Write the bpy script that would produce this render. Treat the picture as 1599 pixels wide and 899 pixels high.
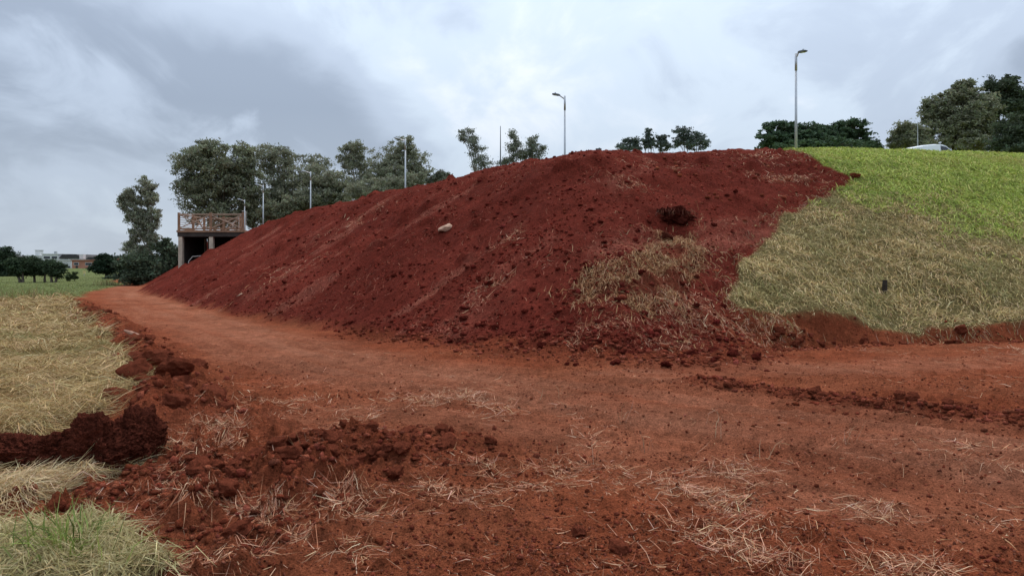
import bpy, math, random
import numpy as np
from mathutils import Vector, Matrix
random.seed(7); rng = np.random.default_rng(11)
scene = bpy.context.scene
for o in list(bpy.data.objects): bpy.data.objects.remove(o)

# ---------------------------------------------------------------- camera
cam = bpy.data.cameras.new('camera'); cam_o = bpy.data.objects.new('camera', cam); scene.collection.objects.link(cam_o)
cam.sensor_width = 36; cam.lens = 36*1163/1599
cam.shift_y = -34.5/1599
cam.clip_start = 0.05; cam.clip_end = 6000
cam_o.location = (0, 0, 1.6); cam_o.rotation_euler = (math.pi/2, 0, 0)
scene.camera = cam_o

# ---------------------------------------------------------------- overcast sky
SUN_EL, SUN_AZ = math.radians(58), math.radians(12)
world = bpy.data.worlds.new('World'); scene.world = world; world.use_nodes = True
nt = world.node_tree; nt.nodes.clear()
def N(t, **kw):
    n = nt.nodes.new(t)
    for k, v in kw.items():
        if k.startswith('i_'): n.inputs[k[2:].replace('_', ' ')].default_value = v
        else: setattr(n, k, v)
    return n
def L(a, b): nt.links.new(a, b)
def math_node(op, a, b=None, clamp=False):
    n = N('ShaderNodeMath', operation=op); n.use_clamp = clamp
    for i, x in enumerate((a, b)):
        if x is None: continue
        if isinstance(x, (int, float)): n.inputs[i].default_value = x
        else: L(x, n.inputs[i])
    return n.outputs[0]
tc = N('ShaderNodeTexCoord'); sep = N('ShaderNodeSeparateXYZ'); L(tc.outputs['Generated'], sep.inputs[0])
zz = math_node('ADD', math_node('MAXIMUM', sep.outputs['Z'], 0.0), 0.42)      # a cloud deck seen from below
comb = N('ShaderNodeCombineXYZ')
L(math_node('DIVIDE', sep.outputs['X'], zz), comb.inputs[0]); L(math_node('DIVIDE', sep.outputs['Y'], zz), comb.inputs[1])
mp = N('ShaderNodeMapping'); L(comb.outputs[0], mp.inputs[0]); mp.inputs['Location'].default_value = (5.3, 8.1, 0.3); mp.inputs['Rotation'].default_value = (0, 0, 0.5); mp.inputs['Scale'].default_value = (1.0, 0.75, 1)
n1 = N('ShaderNodeTexNoise', i_Scale=1.15, i_Detail=4.0, i_Roughness=0.45, i_Distortion=0.4); L(mp.outputs[0], n1.inputs['Vector'])
n2 = N('ShaderNodeTexNoise', i_Scale=4.2, i_Detail=7.0, i_Roughness=0.55, i_Distortion=0.5); L(mp.outputs[0], n2.inputs['Vector'])
cl = math_node('ADD', math_node('MULTIPLY', n1.outputs['Fac'], 0.60), math_node('MULTIPLY', n2.outputs['Fac'], 0.40))
# a heavy grey bank of cloud low on the left, thinner bright cloud round the hidden sun
def vdir(u, v): return Vector(((u-799.5)/1163, 1.0, (415-v)/1163)).normalized()
def dotn(vec):
    n = N('ShaderNodeVectorMath', operation='DOT_PRODUCT'); L(tc.outputs['Generated'], n.inputs[0]); n.inputs[1].default_value = vec; return n.outputs['Value']
def mrange(x, a, b_, c, d):
    n = N('ShaderNodeMapRange', interpolation_type='SMOOTHSTEP'); L(x, n.inputs[0])
    for i, q in enumerate((a, b_, c, d)): n.inputs[i+1].default_value = q
    return n.outputs[0]
wob = math_node('MULTIPLY', math_node('SUBTRACT', n2.outputs['Fac'], 0.5), 0.16)
band = math_node('ABSOLUTE', math_node('ADD', dotn(vdir(20, -10).cross(vdir(560, 215)).normalized()), wob))
band = math_node('MULTIPLY', mrange(band, 0.0, 0.11, 1.0, 0.0), mrange(dotn(vdir(300, 90)), 0.90, 0.985, 0.0, 1.0))
glow = mrange(dotn(vdir(800, -60)), 0.80, 1.0, 0.0, 1.0)
cl = math_node('ADD', math_node('SUBTRACT', math_node('ADD', math_node('MULTIPLY', math_node('SUBTRACT', cl, 0.5), 0.95), 0.440), math_node('MULTIPLY', band, 0.082)), math_node('MULTIPLY', glow, 0.078))
ramp = N('ShaderNodeValToRGB'); L(cl, ramp.inputs[0])
ramp.color_ramp.interpolation = 'EASE'
e = ramp.color_ramp.elements
e[0].position = 0.36; e[0].color = (0.29, 0.345, 0.435, 1)
e[1].position = 0.64; e[1].color = (0.73, 0.785, 0.86, 1)
m = e.new(0.47); m.color = (0.44, 0.515, 0.63, 1)
m = e.new(0.55); m.color = (0.56, 0.65, 0.76, 1)
hz = N('ShaderNodeMapRange'); L(sep.outputs['Z'], hz.inputs[0]); hz.inputs['From Min'].default_value = 0.0; hz.inputs['From Max'].default_value = 0.20
hz.inputs['To Min'].default_value = 0.55; hz.inputs['To Max'].default_value = 0.0
mixh = N('ShaderNodeMixRGB'); L(hz.outputs[0], mixh.inputs[0]); L(ramp.outputs[0], mixh.inputs[1]); mixh.inputs[2].default_value = (0.57, 0.645, 0.745, 1)
sky = N('ShaderNodeTexSky', sky_type='NISHITA', sun_disc=False); sky.sun_elevation = SUN_EL; sky.sun_rotation = SUN_AZ
sks = N('ShaderNodeMixRGB', blend_type='MULTIPLY'); sks.inputs[0].default_value = 1; L(sky.outputs[0], sks.inputs[1]); sks.inputs[2].default_value = (0.10, 0.10, 0.10, 1)
mixs = N('ShaderNodeMixRGB'); mixs.inputs[0].default_value = 0.08; L(mixh.outputs[0], mixs.inputs[1]); L(sks.outputs[0], mixs.inputs[2])
ov = N('ShaderNodeMapRange'); L(sep.outputs['Z'], ov.inputs[0]); ov.inputs['To Min'].default_value = 0.75; ov.inputs['To Max'].default_value = 2.1   # an overcast sky brightens towards the zenith
bg = N('ShaderNodeBackground'); L(mixs.outputs[0], bg.inputs[0]); L(ov.outputs[0], bg.inputs['Strength'])
wo = N('ShaderNodeOutputWorld'); L(bg.outputs[0], wo.inputs[0])
sun = bpy.data.lights.new('sun', 'SUN'); sun.energy = 1.5; sun.angle = math.radians(30); sun.color = (1, 0.90, 0.78)
sun_o = bpy.data.objects.new('sun', sun); scene.collection.objects.link(sun_o); sun_o.location = (0, 40, 60)
sd = Vector((math.sin(SUN_AZ)*math.cos(SUN_EL), math.cos(SUN_AZ)*math.cos(SUN_EL), math.sin(SUN_EL)))
sun_o.rotation_euler = sd.to_track_quat('Z', 'Y').to_euler()
vs = scene.view_settings; vs.view_transform = 'Standard'; vs.look = 'None'; vs.gamma = 1; vs.exposure = 0.3; vs.use_curve_mapping = False

# ---------------------------------------------------------------- terrain maths (numpy)
F, HZ, CAMZ = 1163.0, 415.0, 1.6          # focal length in px of the 1599 px picture, horizon row, eye height

def _hash(ix, iy, seed):
    h = (ix.astype(np.int64)*374761393 + iy.astype(np.int64)*668265263 + seed*1442695041) & 0xffffffff
    h = ((h ^ (h >> 13))*1274126177) & 0xffffffff
    return ((h ^ (h >> 16)) & 0xffff)/65535.0

def vnoise(x, y, seed=0):
    ix = np.floor(x); iy = np.floor(y); fx = x-ix; fy = y-iy
    fx = fx*fx*fx*(fx*(fx*6-15)+10); fy = fy*fy*fy*(fy*(fy*6-15)+10)
    a = _hash(ix, iy, seed); b = _hash(ix+1, iy, seed); c = _hash(ix, iy+1, seed); d = _hash(ix+1, iy+1, seed)
    return (a+(b-a)*fx)*(1-fy) + (c+(d-c)*fx)*fy

def fbm(x, y, freq, octs, seed=0, gain=0.5):
    s = np.zeros_like(x, dtype=float); a = 1.0; t = 0.0
    for o in range(octs):
        ca, sa = math.cos(o*1.1+0.4), math.sin(o*1.1+0.4)
        s += a*(vnoise((x*ca-y*sa)*freq+o*17.3, (x*sa+y*ca)*freq-o*9.1, seed+o)*2-1)
        t += a; a *= gain; freq *= 2.03
    return s/t

def sstep(a, b, x):
    t = np.clip((x-a)/(b-a), 0, 1); return t*t*(3-2*t)

def inpoly(px, py, poly):
    r = np.zeros(px.shape, bool); n = len(poly)
    for i in range(n):
        x0, y0 = poly[i]; x1, y1 = poly[(i+1) % n]
        if y0 == y1: continue
        c = (y0 > py) != (y1 > py)
        r ^= c & (px < (x1-x0)*(py-y0)/(y1-y0)+x0)
    return r

def linedist(px, py, pts):
    d = np.full(px.shape, 1e9)
    for (x0, y0), (x1, y1) in zip(pts[:-1], pts[1:]):
        dx, dy = x1-x0, y1-y0
        t = np.clip(((px-x0)*dx+(py-y0)*dy)/(dx*dx+dy*dy), 0, 1)
        d = np.minimum(d, np.hypot(px-x0-t*dx, py-y0-t*dy))
    return d

def linearc(px, py, pts):
    """distance to a line and how far along it the nearest point lies"""
    d = np.full(px.shape, 1e9); s = np.zeros(px.shape); acc = 0.0; sg = np.zeros(px.shape)
    for (x0, y0), (x1, y1) in zip(pts[:-1], pts[1:]):
        dx, dy = x1-x0, y1-y0; L_ = math.hypot(dx, dy)
        t = np.clip(((px-x0)*dx+(py-y0)*dy)/(L_*L_), 0, 1); e = np.hypot(px-x0-t*dx, py-y0-t*dy); m = e < d
        d = np.where(m, e, d); s = np.where(m, acc+t*L_, s); sg = np.where(m, np.sign((px-x0)*dy-(py-y0)*dx), sg); acc += L_
    return d*sg, s

def sdf(px, py, poly):
    d = linedist(px, py, list(poly)+[poly[0]])
    return np.where(inpoly(px, py, poly), d, -d)

# foot of the embankment, walked from the right round the nose and back along the far left
TOE = [(400, 60), (60, 24), (22, 18.6), (12, 16.6), (8.7, 16.2), (6.6, 15.4), (4.6, 13.9), (3.2, 12.9), (2.0, 12.4), (1.0, 12.9), (0, 13.9),
       (-1.3, 14.9), (-2.8, 16.4), (-4.8, 18.6), (-7.3, 21.6), (-11.9, 28.2), (-16.5, 35.4), (-20.6, 41.6), (-23.2, 46), (-25.0, 51),
       (-28.5, 57.5), (-40, 76), (-56, 110), (-80, 190), (-80, 400), (400, 400)]
GX0, GY0, GS = -100.0, 0.0, 0.5
_gx, _gy = np.meshgrid(GX0+GS*np.arange(500), GY0+GS*np.arange(500))
_S = sdf(_gx, _gy, TOE)
def _blur(a, r):
    for ax in (0, 1):
        p = np.pad(a, [(r+1, r) if i == ax else (0, 0) for i in (0, 1)], mode='edge').cumsum(ax)
        a = (np.take(p, range(2*r+1, p.shape[ax]), ax)-np.take(p, range(0, p.shape[ax]-2*r-1), ax))/(2*r+1)
    return a
_SB = _blur(_blur(_S, 3), 3)
_wb = sstep(1.5, 6.0, _S)
_SM = _S*(1-_wb)+_SB*_wb                     # crisp foot, rounded hip
def bil(A, x, y):
    u = np.clip((x-GX0)/GS, 0, 498.99); v = np.clip((y-GY0)/GS, 0, 498.99)
    i = u.astype(int); j = v.astype(int); fu = u-i; fv = v-j
    return (A[j, i]*(1-fu)+A[j, i+1]*fu)*(1-fv)+(A[j+1, i]*(1-fu)+A[j+1, i+1]*fu)*fv

HW = [(-40, 6.5), (0, 6.55), (10, 6.5), (17, 6.5), (20, 6.35), (23, 6.1), (26, 5.75), (29, 5.5), (33, 5.3), (38, 5.15), (46, 5.15), (55, 5.0), (62, 4.65), (72, 4.25), (90, 4.0), (200, 4.2)]
def crest_h(x, y):
    return np.interp(y-1.0*x, [a for a, b in HW], [b for a, b in HW])

def base_height(x, y):
    s = bil(_SM, x, y)
    tan = 0.60-0.06*sstep(0, 6, x)
    H = crest_h(x, y)
    ramp = np.maximum(s, 0)*tan
    plat = H+0.012*np.maximum(s-10, 0).clip(0, 60)
    k = 0.9+1.1*sstep(-2, 6, x)
    h = np.clip(0.5+0.5*(plat-ramp)/k, 0, 1)
    up = plat*(1-h)+ramp*h-k*h*(1-h)
    up = np.where(s > 0, np.maximum(up, 0), 0)
    far = sstep(105, 200, y)*1.0*(1-sstep(-2, 2, s)) + sstep(210, 420, y)*3.0*(1-sstep(-2, 2, s))
    return up+far

def ray(u, v, fn=None):
    """plan point where the sight line through picture point (u, v) meets the ground"""
    fn = fn or base_height
    t = 2.0*np.exp(np.arange(0, 2600)*0.002)
    X = (u-799.5)/F*t; Z = CAMZ-(v-HZ)/F*t
    g = fn(X, t); hit = np.nonzero(Z <= g)[0]
    if len(hit) == 0: return None
    i = hit[0]
    return float(X[i]), float(t[i])
# ---------------------------------------------------------------- zones of the ground, traced on the plan
def P(*pts): return [ray(u, v) for u, v in pts]
GRASS = P((1599, 521), (1500, 523), (1440, 526), (1400, 524), (1330, 517), (1270, 511), (1200, 503), (1165, 490), (1128, 462), (1150, 420), (1185, 380),
          (1210, 345), (1262, 312), (1318, 288), (1325, 277), (1285, 262)) + [(10.9, 28.5), (11.0, 33), (9.5, 60), (9.5, 300), (420, 300), (420, 62), (60, 25.2), (22, 19.6)]
PATCH = P((1083, 352), (1092, 420), (1070, 468), (1020, 485), (960, 468), (905, 478), (905, 445), (950, 415), (1000, 395), (1040, 368))
FIELD = P((110, 469), (126, 500), (150, 528), (182, 556), (214, 592), (206, 628), (150, 660), (60, 700), (0, 705)) + [(-30, 6), (-70, 10), (-70, 33)]
BAND = P((-60, 745), (60, 745), (120, 735), (180, 725), (238, 712), (246, 740), (200, 756), (120, 768), (40, 790), (-60, 815))
TUFT = P((-80, 850), (40, 832), (140, 832), (215, 858), (240, 905), (230, 960), (-80, 980))
LAWN = P((110, 468), (140, 456), (185, 446), (200, 441)) + [(-29, 59), (-41, 76), (-57, 110), (-81, 190), (-81, 3000), (-3000, 3000), (-3000, 20), (-70, 33)]
TRACK = P((185, 447), (215, 465), (290, 500), (430, 545), (600, 585), (760, 598), (900, 615), (1080, 640), (1250, 665), (1420, 690), (1620, 720))
TRACK2 = P((760, 598), (1000, 592), (1150, 578), (1350, 575), (1650, 560))
TRACK3 = P((560, 655), (700, 665), (900, 660), (1150, 690), (1400, 760))
WINDROW = P((1090, 602), (1180, 610), (1290, 625), (1400, 640), (1520, 655), (1640, 672))
BERM = P((125, 478), (150, 500), (195, 525), (225, 560), (275, 580), (250, 630), (270, 660))
HEAP = P((350, 770), (430, 745), (520, 720), (600, 705), (690, 705))
SKIRT = P((560, 522), (700, 538), (850, 553), (990, 566), (1080, 572), (1180, 556))

DUG = P((0, 800), (120, 770), (250, 650), (320, 605), (420, 640), (560, 690), (720, 720), (560, 800), (480, 899), (300, 960), (0, 960))
RUNS = [P((618, 306), (560, 345), (500, 390), (440, 430), (392, 462)), P((1015, 256), (960, 285), (935, 302)), P((815, 358), (770, 392)), P((870, 372), (800, 420), (740, 470)), P((720, 300), (640, 350), (590, 385)), P((460, 350), (400, 390), (350, 425))]
def zone_weights(x, y):
    w1 = fbm(x, y, 1.7, 3, 31)*0.30; w2 = fbm(x, y, 1.7, 3, 37)*0.30
    far = sstep(10, 30, y)
    xw = x+w1*(1+far); yw = y+w2*(1+far)
    s = bil(_SM, x, y)+fbm(x, y, 1.2, 3, 5)*0.35
    Z = {}
    Z['s'] = s
    Z['mound'] = sstep(-0.15, 0.35, s)
    near = (y < 80)
    def pz(poly, warp=1.0, m=None):
        r = np.full(x.shape, -9.0); m = near if m is None else m
        r[m] = sdf((x+(xw-x)*warp)[m], (y+(yw-y)*warp)[m], poly)
        return r
    Z['grass_d'] = pz(GRASS, 0.38, m=(y < 2000)); Z['grass'] = sstep(-0.08, 0.08, Z['grass_d'])
    Z['patch_d'] = pz(PATCH); Z['patch'] = sstep(-0.1, 0.15, Z['patch_d'])
    Z['field_d'] = pz(FIELD); Z['field'] = sstep(-0.05, 0.12, Z['field_d'])
    Z['band'] = sstep(-0.05, 0.1, pz(BAND, m=(y < 15))); Z['tuft'] = sstep(-0.05, 0.1, pz(TUFT, m=(y < 15)))
    Z['lawn'] = np.clip(sstep(-0.5, 0.5, pz(LAWN, m=(y > -1e9)))*(1-Z['field']) + (y > 90)*(s < 0) + (y < -2), 0, 1)
    Z['lawn'] = np.where(s > 0, 0, Z['lawn'])
    d1 = linedist(xw, yw, TRACK); d2 = linedist(xw, yw, TRACK2); d3 = linedist(xw, yw, TRACK3)
    t = np.maximum(np.maximum(1-sstep(0.6, 2.0, d1), (1-sstep(0.3, 1.2, d2))*0.8), (1-sstep(0.3, 1.6, d3))*0.6)
    Z['track'] = t*(1-Z['mound'])*(1-Z['field'])*(0.75+0.25*fbm(x, y, 0.8, 3, 51))
    Z['dug'] = sstep(-0.25, 0.35, pz(DUG, m=(y < 15)))*(1-Z['tuft'])*(1-Z['field'])
    Z['green'] = sstep(-3.4, 2.4, (y+0.387*x)-29.1+fbm(x, y, 0.9, 5, 77, 0.6)*3.2)
    return Z

def height(x, y, fine=True):
    s0 = bil(_SM, x, y)
    z = base_height(x, y)
    near = sstep(60, 25, y)
    m = sstep(0, 1.2, s0)
    flat = (1-m)*near
    Zs = zone_weights(x, y)
    # broad swell of the flat, lumps of loose soil on the bank
    z += flat*(fbm(x, y, 0.35, 3, 3)*0.06 + fbm(x, y, 1.6, 4, 8)*0.035*(1-0.7*Zs['track']))
    z += sstep(60, 200, y)*0 + (1-m)*(1-near)*fbm(x, y, 0.05, 3, 4)*0.15*sstep(25, 60, y)
    # rills and slumps that run down the loose bank
    tl = -0.55*x+0.83*y
    rill = fbm(tl*1.0, s0*0.22, 1.1, 4, 21)
    loose = m*(1-Zs['grass'])*(s0 < 30)
    z += loose*(rill*0.15 + fbm(x, y, 0.45, 3, 22)*0.16 + fbm(x, y, 2.4, 4, 23)*0.075)
    lum = fbm(x, y, 1.3, 2, 24); z += loose*np.maximum(lum-0.42, 0)*0.5
    z += Zs['grass']*sstep(0.0, 0.25, s0+0.0)*(0.05+fbm(x, y, 0.9, 4, 25)*0.10+fbm(x, y, 4.0, 2, 26)*0.03)
    # cut edge under the turf at the right-hand foot
    cut = sstep(4.0, 5.5, x)*sstep(40, 30, x)
    z += cut*0.17*(0.6+1.3*fbm(x, y, 0.7, 2, 46))*sstep(-0.03, 0.12, Zs['grass_d'])*sstep(6.0, 1.5, s0)
    cb = cut*np.exp(-((Zs['grass_d']+0.25)/0.45)**2); z += cb*(fbm(x, y, 2.2, 4, 47)*0.16-0.03)
    z -= cut*0.10*np.exp(-((Zs['grass_d']+0.35)/0.28)**2)
    # straw field stands a little above the stripped soil
    z += 0.10*Zs['field']+0.06*Zs['band']+0.08*Zs['tuft'] + Zs['field']*near*fbm(x, y, 1.1, 3, 41)*0.07
    # berms
    b = linedist(x, y, BERM); z += near*0.27*np.exp(-(b/0.45)**2)*(0.6+1.3*fbm(x, y, 1.7, 4, 42))
    b = linedist(x, y, WINDROW); z += 0.11*np.exp(-(b/0.26)**2)*(0.8+0.8*fbm(x, y, 2.5, 3, 43))
    b = linedist(x, y, HEAP); z += 0.17*np.exp(-(b/0.55)**2)*(0.85+0.5*fbm(x, y, 2.0, 3, 44))
    b = linedist(x, y, SKIRT); z += 0.12*np.exp(-(b/0.5)**2)*(0.7+1.0*fbm(x, y, 2.0, 3, 45))
    # hollow dug behind the turf lump and beside the dry patch
    for (hu, hv, r, dpt) in ((1052, 350, 0.55, 0.55), (985, 462, 0.45, 0.10), (1180, 515, 0.5, 0.25), (1060, 500, 0.6, 0.2), (268, 578, 0.35, 0.22)):
        c = HOL.setdefault((hu, hv), ray(hu, hv)); z -= dpt*np.exp(-(((x-c[0])/(1.3*r))**2+((y-c[1])/r)**2))
    # wheel lanes
    if fine:
        d1, a1 = linearc(x, y, TRACK); wob = fbm(a1, a1*0, 0.25, 2, 48)*0.35
        for off, dep in ((-0.85, 0.05), (0.75, 0.06), (1.25, 0.03), (-0.35, 0.025)):
            q = (d1-off-wob*(1+0.3*off))/0.15
            z -= flat*dep*np.exp(-q**2)*(0.75+0.25*np.sign(np.sin(a1*24+d1*7)))*sstep(-0.4, 0.3, fbm(a1, d1, 0.35, 2, 49))
            z += flat*dep*0.6*np.exp(-((np.abs(q)-1.9)/0.6)**2)
        g = (1-m)*sstep(22, 10, y)*(1-Zs['field'])
        rough = (1-0.75*Zs['track'])*(1+1.5*Zs['dug'])
        z += Zs['dug']*(fbm(x, y, 2.3, 3, 68)*0.07+np.abs(fbm(x, y, 4.5, 2, 69))*0.06)
        clod = fbm(x, y, 7.0, 4, 61, 0.6); z += g*rough*(clod*0.022+np.maximum(clod-0.18, 0)*0.10)
        z += g*fbm(x, y, 30.0, 2, 66)*0.006
        z += loose*fbm(x, y, 7.0, 3, 67, 0.6)*0.03
    return z, Zs
HOL = {}
# base colours of the soils and turf
C_LOOSE = (0.300, 0.079, 0.035); C_FORE2 = (0.345, 0.108, 0.051); C_TRACK = (0.405, 0.155, 0.086); C_DARK = (0.210, 0.048, 0.023)
C_MOUND = (0.176, 0.0320, 0.0200); C_MOUND2 = (0.134, 0.0225, 0.0142); C_STREAK = (0.325, 0.100, 0.066)
C_BANK = (0.185, 0.143, 0.060); C_GREEN = (0.25, 0.285, 0.065); C_LAWN = (0.165, 0.185, 0.072); C_LAWN2 = (0.135, 0.160, 0.060)
# ---------------------------------------------------------------- helpers
COL = scene.collection
def tag(o, label=None, cat=None, group=None, kind=None):
    for k, v in (('label', label), ('category', cat), ('group', group), ('kind', kind)):
        if v: o[k] = v
    return o
def link(name, me, parent=None, loc=None):
    o = bpy.data.objects.new(name, me); COL.objects.link(o)
    if parent is not None: o.parent = parent
    if loc is not None: o.location = loc
    return o
def empty(name, loc, rz=0.0):
    o = link(name, None, None, loc); o.rotation_euler[2] = rz; o.empty_display_size = 0.2; return o
def tri_mesh(name, V, Fc, mat, cols=None, smooth=False):
    """numpy vertices (n,3), faces (m,3 or 4), per-vertex colours (n,3)"""
    V = np.asarray(V, np.float32); Fc = np.asarray(Fc, np.int32); k = Fc.shape[1]
    me = bpy.data.meshes.new(name)
    me.vertices.add(len(V)); me.vertices.foreach_set('co', V.ravel())
    me.loops.add(Fc.size); me.loops.foreach_set('vertex_index', Fc.ravel())
    me.polygons.add(len(Fc)); me.polygons.foreach_set('loop_start', np.arange(0, Fc.size, k, dtype=np.int32))
    if smooth: me.polygons.foreach_set('use_smooth', np.ones(len(Fc), bool))
    if cols is not None:
        a = me.color_attributes.new('tint', 'FLOAT_COLOR', 'POINT')
        c = np.ones((len(V), 4), np.float32); c[:, :3] = cols; a.data.foreach_set('color', c.ravel())
    me.update(calc_edges=True); me.materials.append(mat)
    return me
class MB:
    def __init__(s): s.v = []; s.f = []
    def box(s, x0, x1, y0, y1, z0, z1):
        n = len(s.v); s.v += [(x0, y0, z0), (x1, y0, z0), (x1, y1, z0), (x0, y1, z0), (x0, y0, z1), (x1, y0, z1), (x1, y1, z1), (x0, y1, z1)]
        s.f += [tuple(n+i for i in q) for q in ((0, 3, 2, 1), (4, 5, 6, 7), (0, 1, 5, 4), (1, 2, 6, 5), (2, 3, 7, 6), (3, 0, 4, 7))]; return s
    def tube(s, pts, rad, sides=8, cap=True):
        pts = [Vector(p) for p in pts]; rad = rad if isinstance(rad, (list, tuple)) else [rad]*len(pts); n = len(s.v)
        for i, p in enumerate(pts):
            d = (pts[min(i+1, len(pts)-1)]-pts[max(i-1, 0)]).normalized()
            a = d.cross(Vector((0.31, 0.95, 0.02)) if abs(d.y) < 0.9 else Vector((1, 0, 0))).normalized(); b = d.cross(a)
            for k in range(sides):
                t = 2*math.pi*k/sides; q = p+a*(math.cos(t)*rad[i])+b*(math.sin(t)*rad[i]); s.v.append(tuple(q))
        for i in range(len(pts)-1):
            for k in range(sides):
                k2 = (k+1) % sides; s.f.append((n+i*sides+k, n+i*sides+k2, n+(i+1)*sides+k2, n+(i+1)*sides+k))
        if cap:
            s.f.append(tuple(n+k for k in reversed(range(sides)))); s.f.append(tuple(n+(len(pts)-1)*sides+k for k in range(sides)))
        return s
    def bar(s, p, q, w, h):
        """square bar from p to q"""
        p = Vector(p); q = Vector(q); d = (q-p).normalized(); up = Vector((0, 0, 1)) if abs(d.z) < 0.95 else Vector((0, 1, 0))
        a = d.cross(up).normalized()*w/2; b = a.cross(d).normalized()*h/2; n = len(s.v)
        for c in (p, q): s.v += [tuple(c-a-b), tuple(c+a-b), tuple(c+a+b), tuple(c-a+b)]
        s.f += [tuple(n+i for i in f) for f in ((0, 1, 2, 3), (7, 6, 5, 4), (0, 4, 5, 1), (1, 5, 6, 2), (2, 6, 7, 3), (3, 7, 4, 0))]; return s
    def prism(s, poly, y0, y1):
        n = len(s.v); k = len(poly)
        s.v += [(x, y0, z) for x, z in poly]+[(x, y1, z) for x, z in poly]
        s.f += [tuple(n+i for i in range(k)), tuple(n+k+i for i in reversed(range(k)))]
        s.f += [(n+i, n+k+i, n+k+(i+1) % k, n+(i+1) % k) for i in range(k)]; return s
    def build(s, name, mat, parent=None, loc=None, smooth=False, bevel=0):
        me = bpy.data.meshes.new(name); me.from_pydata(s.v, [], s.f); me.materials.append(mat)
        import bmesh
        bm = bmesh.new(); bm.from_mesh(me); bmesh.ops.recalc_face_normals(bm, faces=bm.faces)
        if bevel: bmesh.ops.bevel(bm, geom=list(bm.edges), offset=bevel, segments=2, affect='EDGES', clamp_overlap=True)
        bm.to_mesh(me); bm.free()
        if smooth: me.polygons.foreach_set('use_smooth', [True]*len(me.polygons))
        return link(name, me, parent, loc)

# ---------------------------------------------------------------- materials
def new_mat(name):
    m = bpy.data.materials.new(name); m.use_nodes = True; t = m.node_tree; t.nodes.clear()
    return m, t
def mat_plain(name, col, rough=0.7, metal=0.0, var=0.25, scale=6.0, bump=0.0, spec=0.3, coords='Object'):
    m, t = new_mat(name); n = t.nodes; l = t.links
    out = n.new('ShaderNodeOutputMaterial'); b = n.new('ShaderNodeBsdfPrincipled'); l.new(b.outputs[0], out.inputs[0])
    b.inputs['Roughness'].default_value = rough; b.inputs['Metallic'].default_value = metal; b.inputs['Specular IOR Level'].default_value = spec
    tcn = n.new('ShaderNodeTexCoord'); no = n.new('ShaderNodeTexNoise'); no.inputs['Scale'].default_value = scale; no.inputs['Detail'].default_value = 6
    l.new(tcn.outputs[coords], no.inputs['Vector'])
    r = n.new('ShaderNodeValToRGB'); l.new(no.outputs['Fac'], r.inputs[0])
    r.color_ramp.elements[0].position = 0.3; r.color_ramp.elements[1].position = 0.7
    r.color_ramp.elements[0].color = tuple(c*(1-var) for c in col)+(1,); r.color_ramp.elements[1].color = tuple(min(1, c*(1+var)) for c in col)+(1,)
    l.new(r.outputs[0], b.inputs['Base Color'])
    if bump:
        bp = n.new('ShaderNodeBump'); bp.inputs['Strength'].default_value = 1; bp.inputs['Distance'].default_value = bump
        l.new(no.outputs['Fac'], bp.inputs['Height']); l.new(bp.outputs[0], b.inputs['Normal'])
    return m
def mat_soil(name, fixed=None, bump=1.0):
    """red earth: colour from the ground's own zones (or one fixed colour), broken up by grains and crumbs"""
    m, t = new_mat(name); n = t.nodes; l = t.links
    out = n.new('ShaderNodeOutputMaterial'); b = n.new('ShaderNodeBsdfPrincipled'); l.new(b.outputs[0], out.inputs[0])
    b.inputs['Roughness'].default_value = 1.0; b.inputs['Specular IOR Level'].default_value = 0.02
    tcn = n.new('ShaderNodeTexCoord')
    def noise(sc, det, rough=0.6):
        q = n.new('ShaderNodeTexNoise'); q.inputs['Scale'].default_value = sc; q.inputs['Detail'].default_value = det; q.inputs['Roughness'].default_value = rough
        l.new(tcn.outputs['Object'], q.inputs['Vector']); return q.outputs['Fac']
    g1 = noise(3.0, 8, 0.65); g2 = noise(55.0, 4, 0.7); g3 = noise(14.0, 6, 0.7)
    def mr(a, lo, hi, f0=0.3, f1=0.7):
        q = n.new('ShaderNodeMapRange'); l.new(a, q.inputs[0]); q.inputs[1].default_value = f0; q.inputs[2].default_value = f1; q.inputs[3].default_value = lo; q.inputs[4].default_value = hi; return q.outputs[0]
    def mul(a, c):
        q = n.new('ShaderNodeMath'); q.operation = 'MULTIPLY'; l.new(a, q.inputs[0])
        if isinstance(c, float): q.inputs[1].default_value = c
        else: l.new(c, q.inputs[1])
        return q.outputs[0]
    k = mul(mul(mr(g1, 0.74, 1.26), mr(g2, 0.55, 1.40)), mr(g3, 0.66, 1.30))
    mx = n.new('ShaderNodeMixRGB'); mx.blend_type = 'MULTIPLY'; mx.inputs[0].default_value = 1
    if fixed: mx.inputs[1].default_value = tuple(fixed)+(1,)
    else:
        at = n.new('ShaderNodeAttribute'); at.attribute_name = 'tint'; l.new(at.outputs['Color'], mx.inputs[1])
    l.new(k, mx.inputs[2]); l.new(mx.outputs[0], b.inputs['Base Color'])
    b1 = n.new('ShaderNodeBump'); b1.inputs['Distance'].default_value = 0.085*bump; l.new(g3, b1.inputs['Height'])
    b2 = n.new('ShaderNodeBump'); b2.inputs['Distance'].default_value = 0.030*bump; l.new(g2, b2.inputs['Height']); l.new(b1.outputs[0], b2.inputs['Normal'])
    l.new(b2.outputs[0], b.inputs['Normal'])
    return m
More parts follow.
